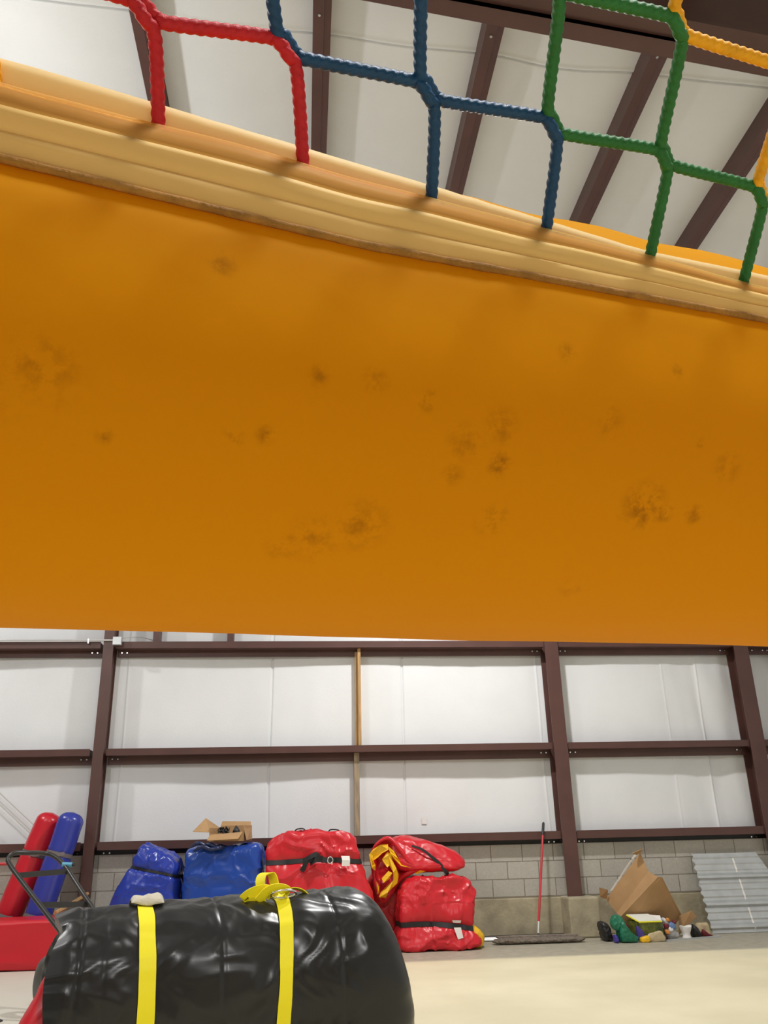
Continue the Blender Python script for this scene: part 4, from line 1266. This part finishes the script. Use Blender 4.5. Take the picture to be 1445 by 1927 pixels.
# carton with white lid
t = empty('yellow_green_carton', (4.08, 10.75, .08), 'small dark green and yellow carton with a white lid amid the litter', 'carton')
ca, cb_, cc, cdp = Vector((3.965, 10.66, 0)), Vector((4.25, 10.66, 0)), Vector((4.19, 10.92, 0)), Vector((3.92, 10.92, 0))
mb = MB()
zt = .205
for a, bq in ((ca, cb_), (cb_, cc), (cc, cdp), (cdp, ca)): mb.slab([a + Z * .002, bq + Z * .002, bq + Z * zt, a + Z * zt], .004)
mb.build('body', M['carton'], t)
MB().slab([ca + Z * (zt + .002), cb_ + Z * (zt + .002), cc + Z * (zt + .055), cdp + Z * (zt + .055)], .006).build('lid', M['cartonlid'], t, label='white lid')
mb = MB()
for a, bq in ((ca + Z * (zt - .005), cb_ + Z * (zt - .005)), (ca + Z * (zt), cdp + Z * (zt + .053))): mb.tube([a + Vector((0, -.004, 0)), bq + Vector((0, -.004, 0))], .010, 4)
mb.build('edge', M['cartonedge'], t, label='yellow edge')
MB().slab([(4.13, 10.90, .262), (4.30, 10.82, .252), (4.27, 10.72, .205), (4.19, 10.78, .235)], .003).build('flap', M['white'], t)
# kraft paper scrap and clear bag with wrappers
b = Bag(xl=[(-1, 4.0), (1, 4.02)], xr=[(-1, 4.24), (1, 4.20)], ztop=[(-1, .09), (1, .12)], yf=10.54, yb=10.59, amp=.005, scale=9, seed=71, e1=.5, e2=.5)
tag(b.build('crumpled_paper', M['tan'], None, 40, 24), 'crumpled tan paper in front of the dark green carton', 'paper')
b = Bag(xl=[(-1, 4.30), (1, 4.27)], xr=[(-1, 4.47), (0, 4.46), (1, 4.36)], ztop=[(-1, .255), (0, .23), (1, .12)], yf=10.66, yb=10.84, amp=.014, scale=8, seed=73, e1=.7, e2=.8)
t = empty('clear_trash_bag', (4.37, 10.75, 0), 'clear plastic bag of coloured wrappers between carton and white cup', 'bag')
b.build('bag', M['bag'], t, 60, 40)
for (x, z, mt, s_) in ((4.30, .155, 'maroon', .03), (4.37, .15, 'bluebit', .045), (4.305, .09, 'orangebit', .028), (4.33, .215, 'orangebit', .02), (4.345, .12, 'white', .03), (4.40, .19, 'maroon', .02)):
    bb_ = Bag(xl=[(-1, x - s_), (1, x - s_)], xr=[(-1, x + s_), (1, x + s_ * .7)], ztop=[(-1, z + s_), (1, z + s_ * .8)], yf=10.635, yb=10.70, zb=z - s_, amp=.006, scale=14, seed=x * 9, e1=.6, e2=.6)
    bb_.build('wrapper', M[mt], t, 24, 14)
# white crumpled cup
t = empty('white_cup', (4.56, 10.75, 0), 'crushed white cup standing on the floor next to the clear bag', 'cup')
rows = []
for z, r in ((.0, .052), (.008, .055), (.02, .050), (.045, .040), (.08, .055), (.115, .068), (.135, .072), (.137, .066), (.11, .058), (.06, .03)):
    rows.append([Vector((4.565 + (r + .010 * noise.noise(Vector((math.cos(q) * 2, math.sin(q) * 2, z * 22)))) * math.cos(q) + .12 * (z - .07) * -.2, 10.74 + r * math.sin(q) * .8, z + .010 * math.sin(q * 2 + 1) * (z > .1))) for q in [2 * math.pi * k / 28 for k in range(28)]])
mb = MB().grid(rows, True); mb.f += [tuple(range(27, -1, -1))]; mb.sm += [False]
mb.build('cup', M['white'], t)
b = Bag(xl=[(-1, 4.66), (1, 4.68)], xr=[(-1, 4.79), (1, 4.75)], ztop=[(-1, .15), (1, .11)], yf=10.78, yb=10.90, amp=.010, scale=10, seed=75, e1=.6, e2=.7)
tag(b.build('black_scrap', M['dark'], None, 36, 24), 'crumpled black scrap right of the crushed white cup', 'scrap')
b = Bag(xl=[(-1, 4.77), (1, 4.79)], xr=[(-1, 4.96), (1, 4.93)], ztop=[(-1, .14), (1, .15)], yf=10.90, yb=11.0, amp=.008, scale=8, seed=77, e1=.4, e2=.4)
tag(b.build('paper_bag', M['tan'], None, 36, 24), 'tan paper bag beside the foot of the corrugated sheet', 'paper bag')
b = Bag(xl=[(-1, 4.80), (1, 4.80)], xr=[(-1, 4.94), (1, 4.86)], ztop=[(-1, .10), (1, .06)], yf=10.80, yb=10.89, amp=.010, scale=10, seed=79, e1=.6, e2=.7)
tag(b.build('red_scrap', M['maroon'], None, 36, 20), 'dark red scrap in front of the tan paper bag', 'scrap')
tag(MB().box((4.22, 10.64, .0), (5.0, 10.68, .018), Matrix.Rotation(.28, 3, 'Z')).build('metal_strip', M['galv'], None), 'thin grey metal strip lying on the floor in front of the litter', 'metal strip')
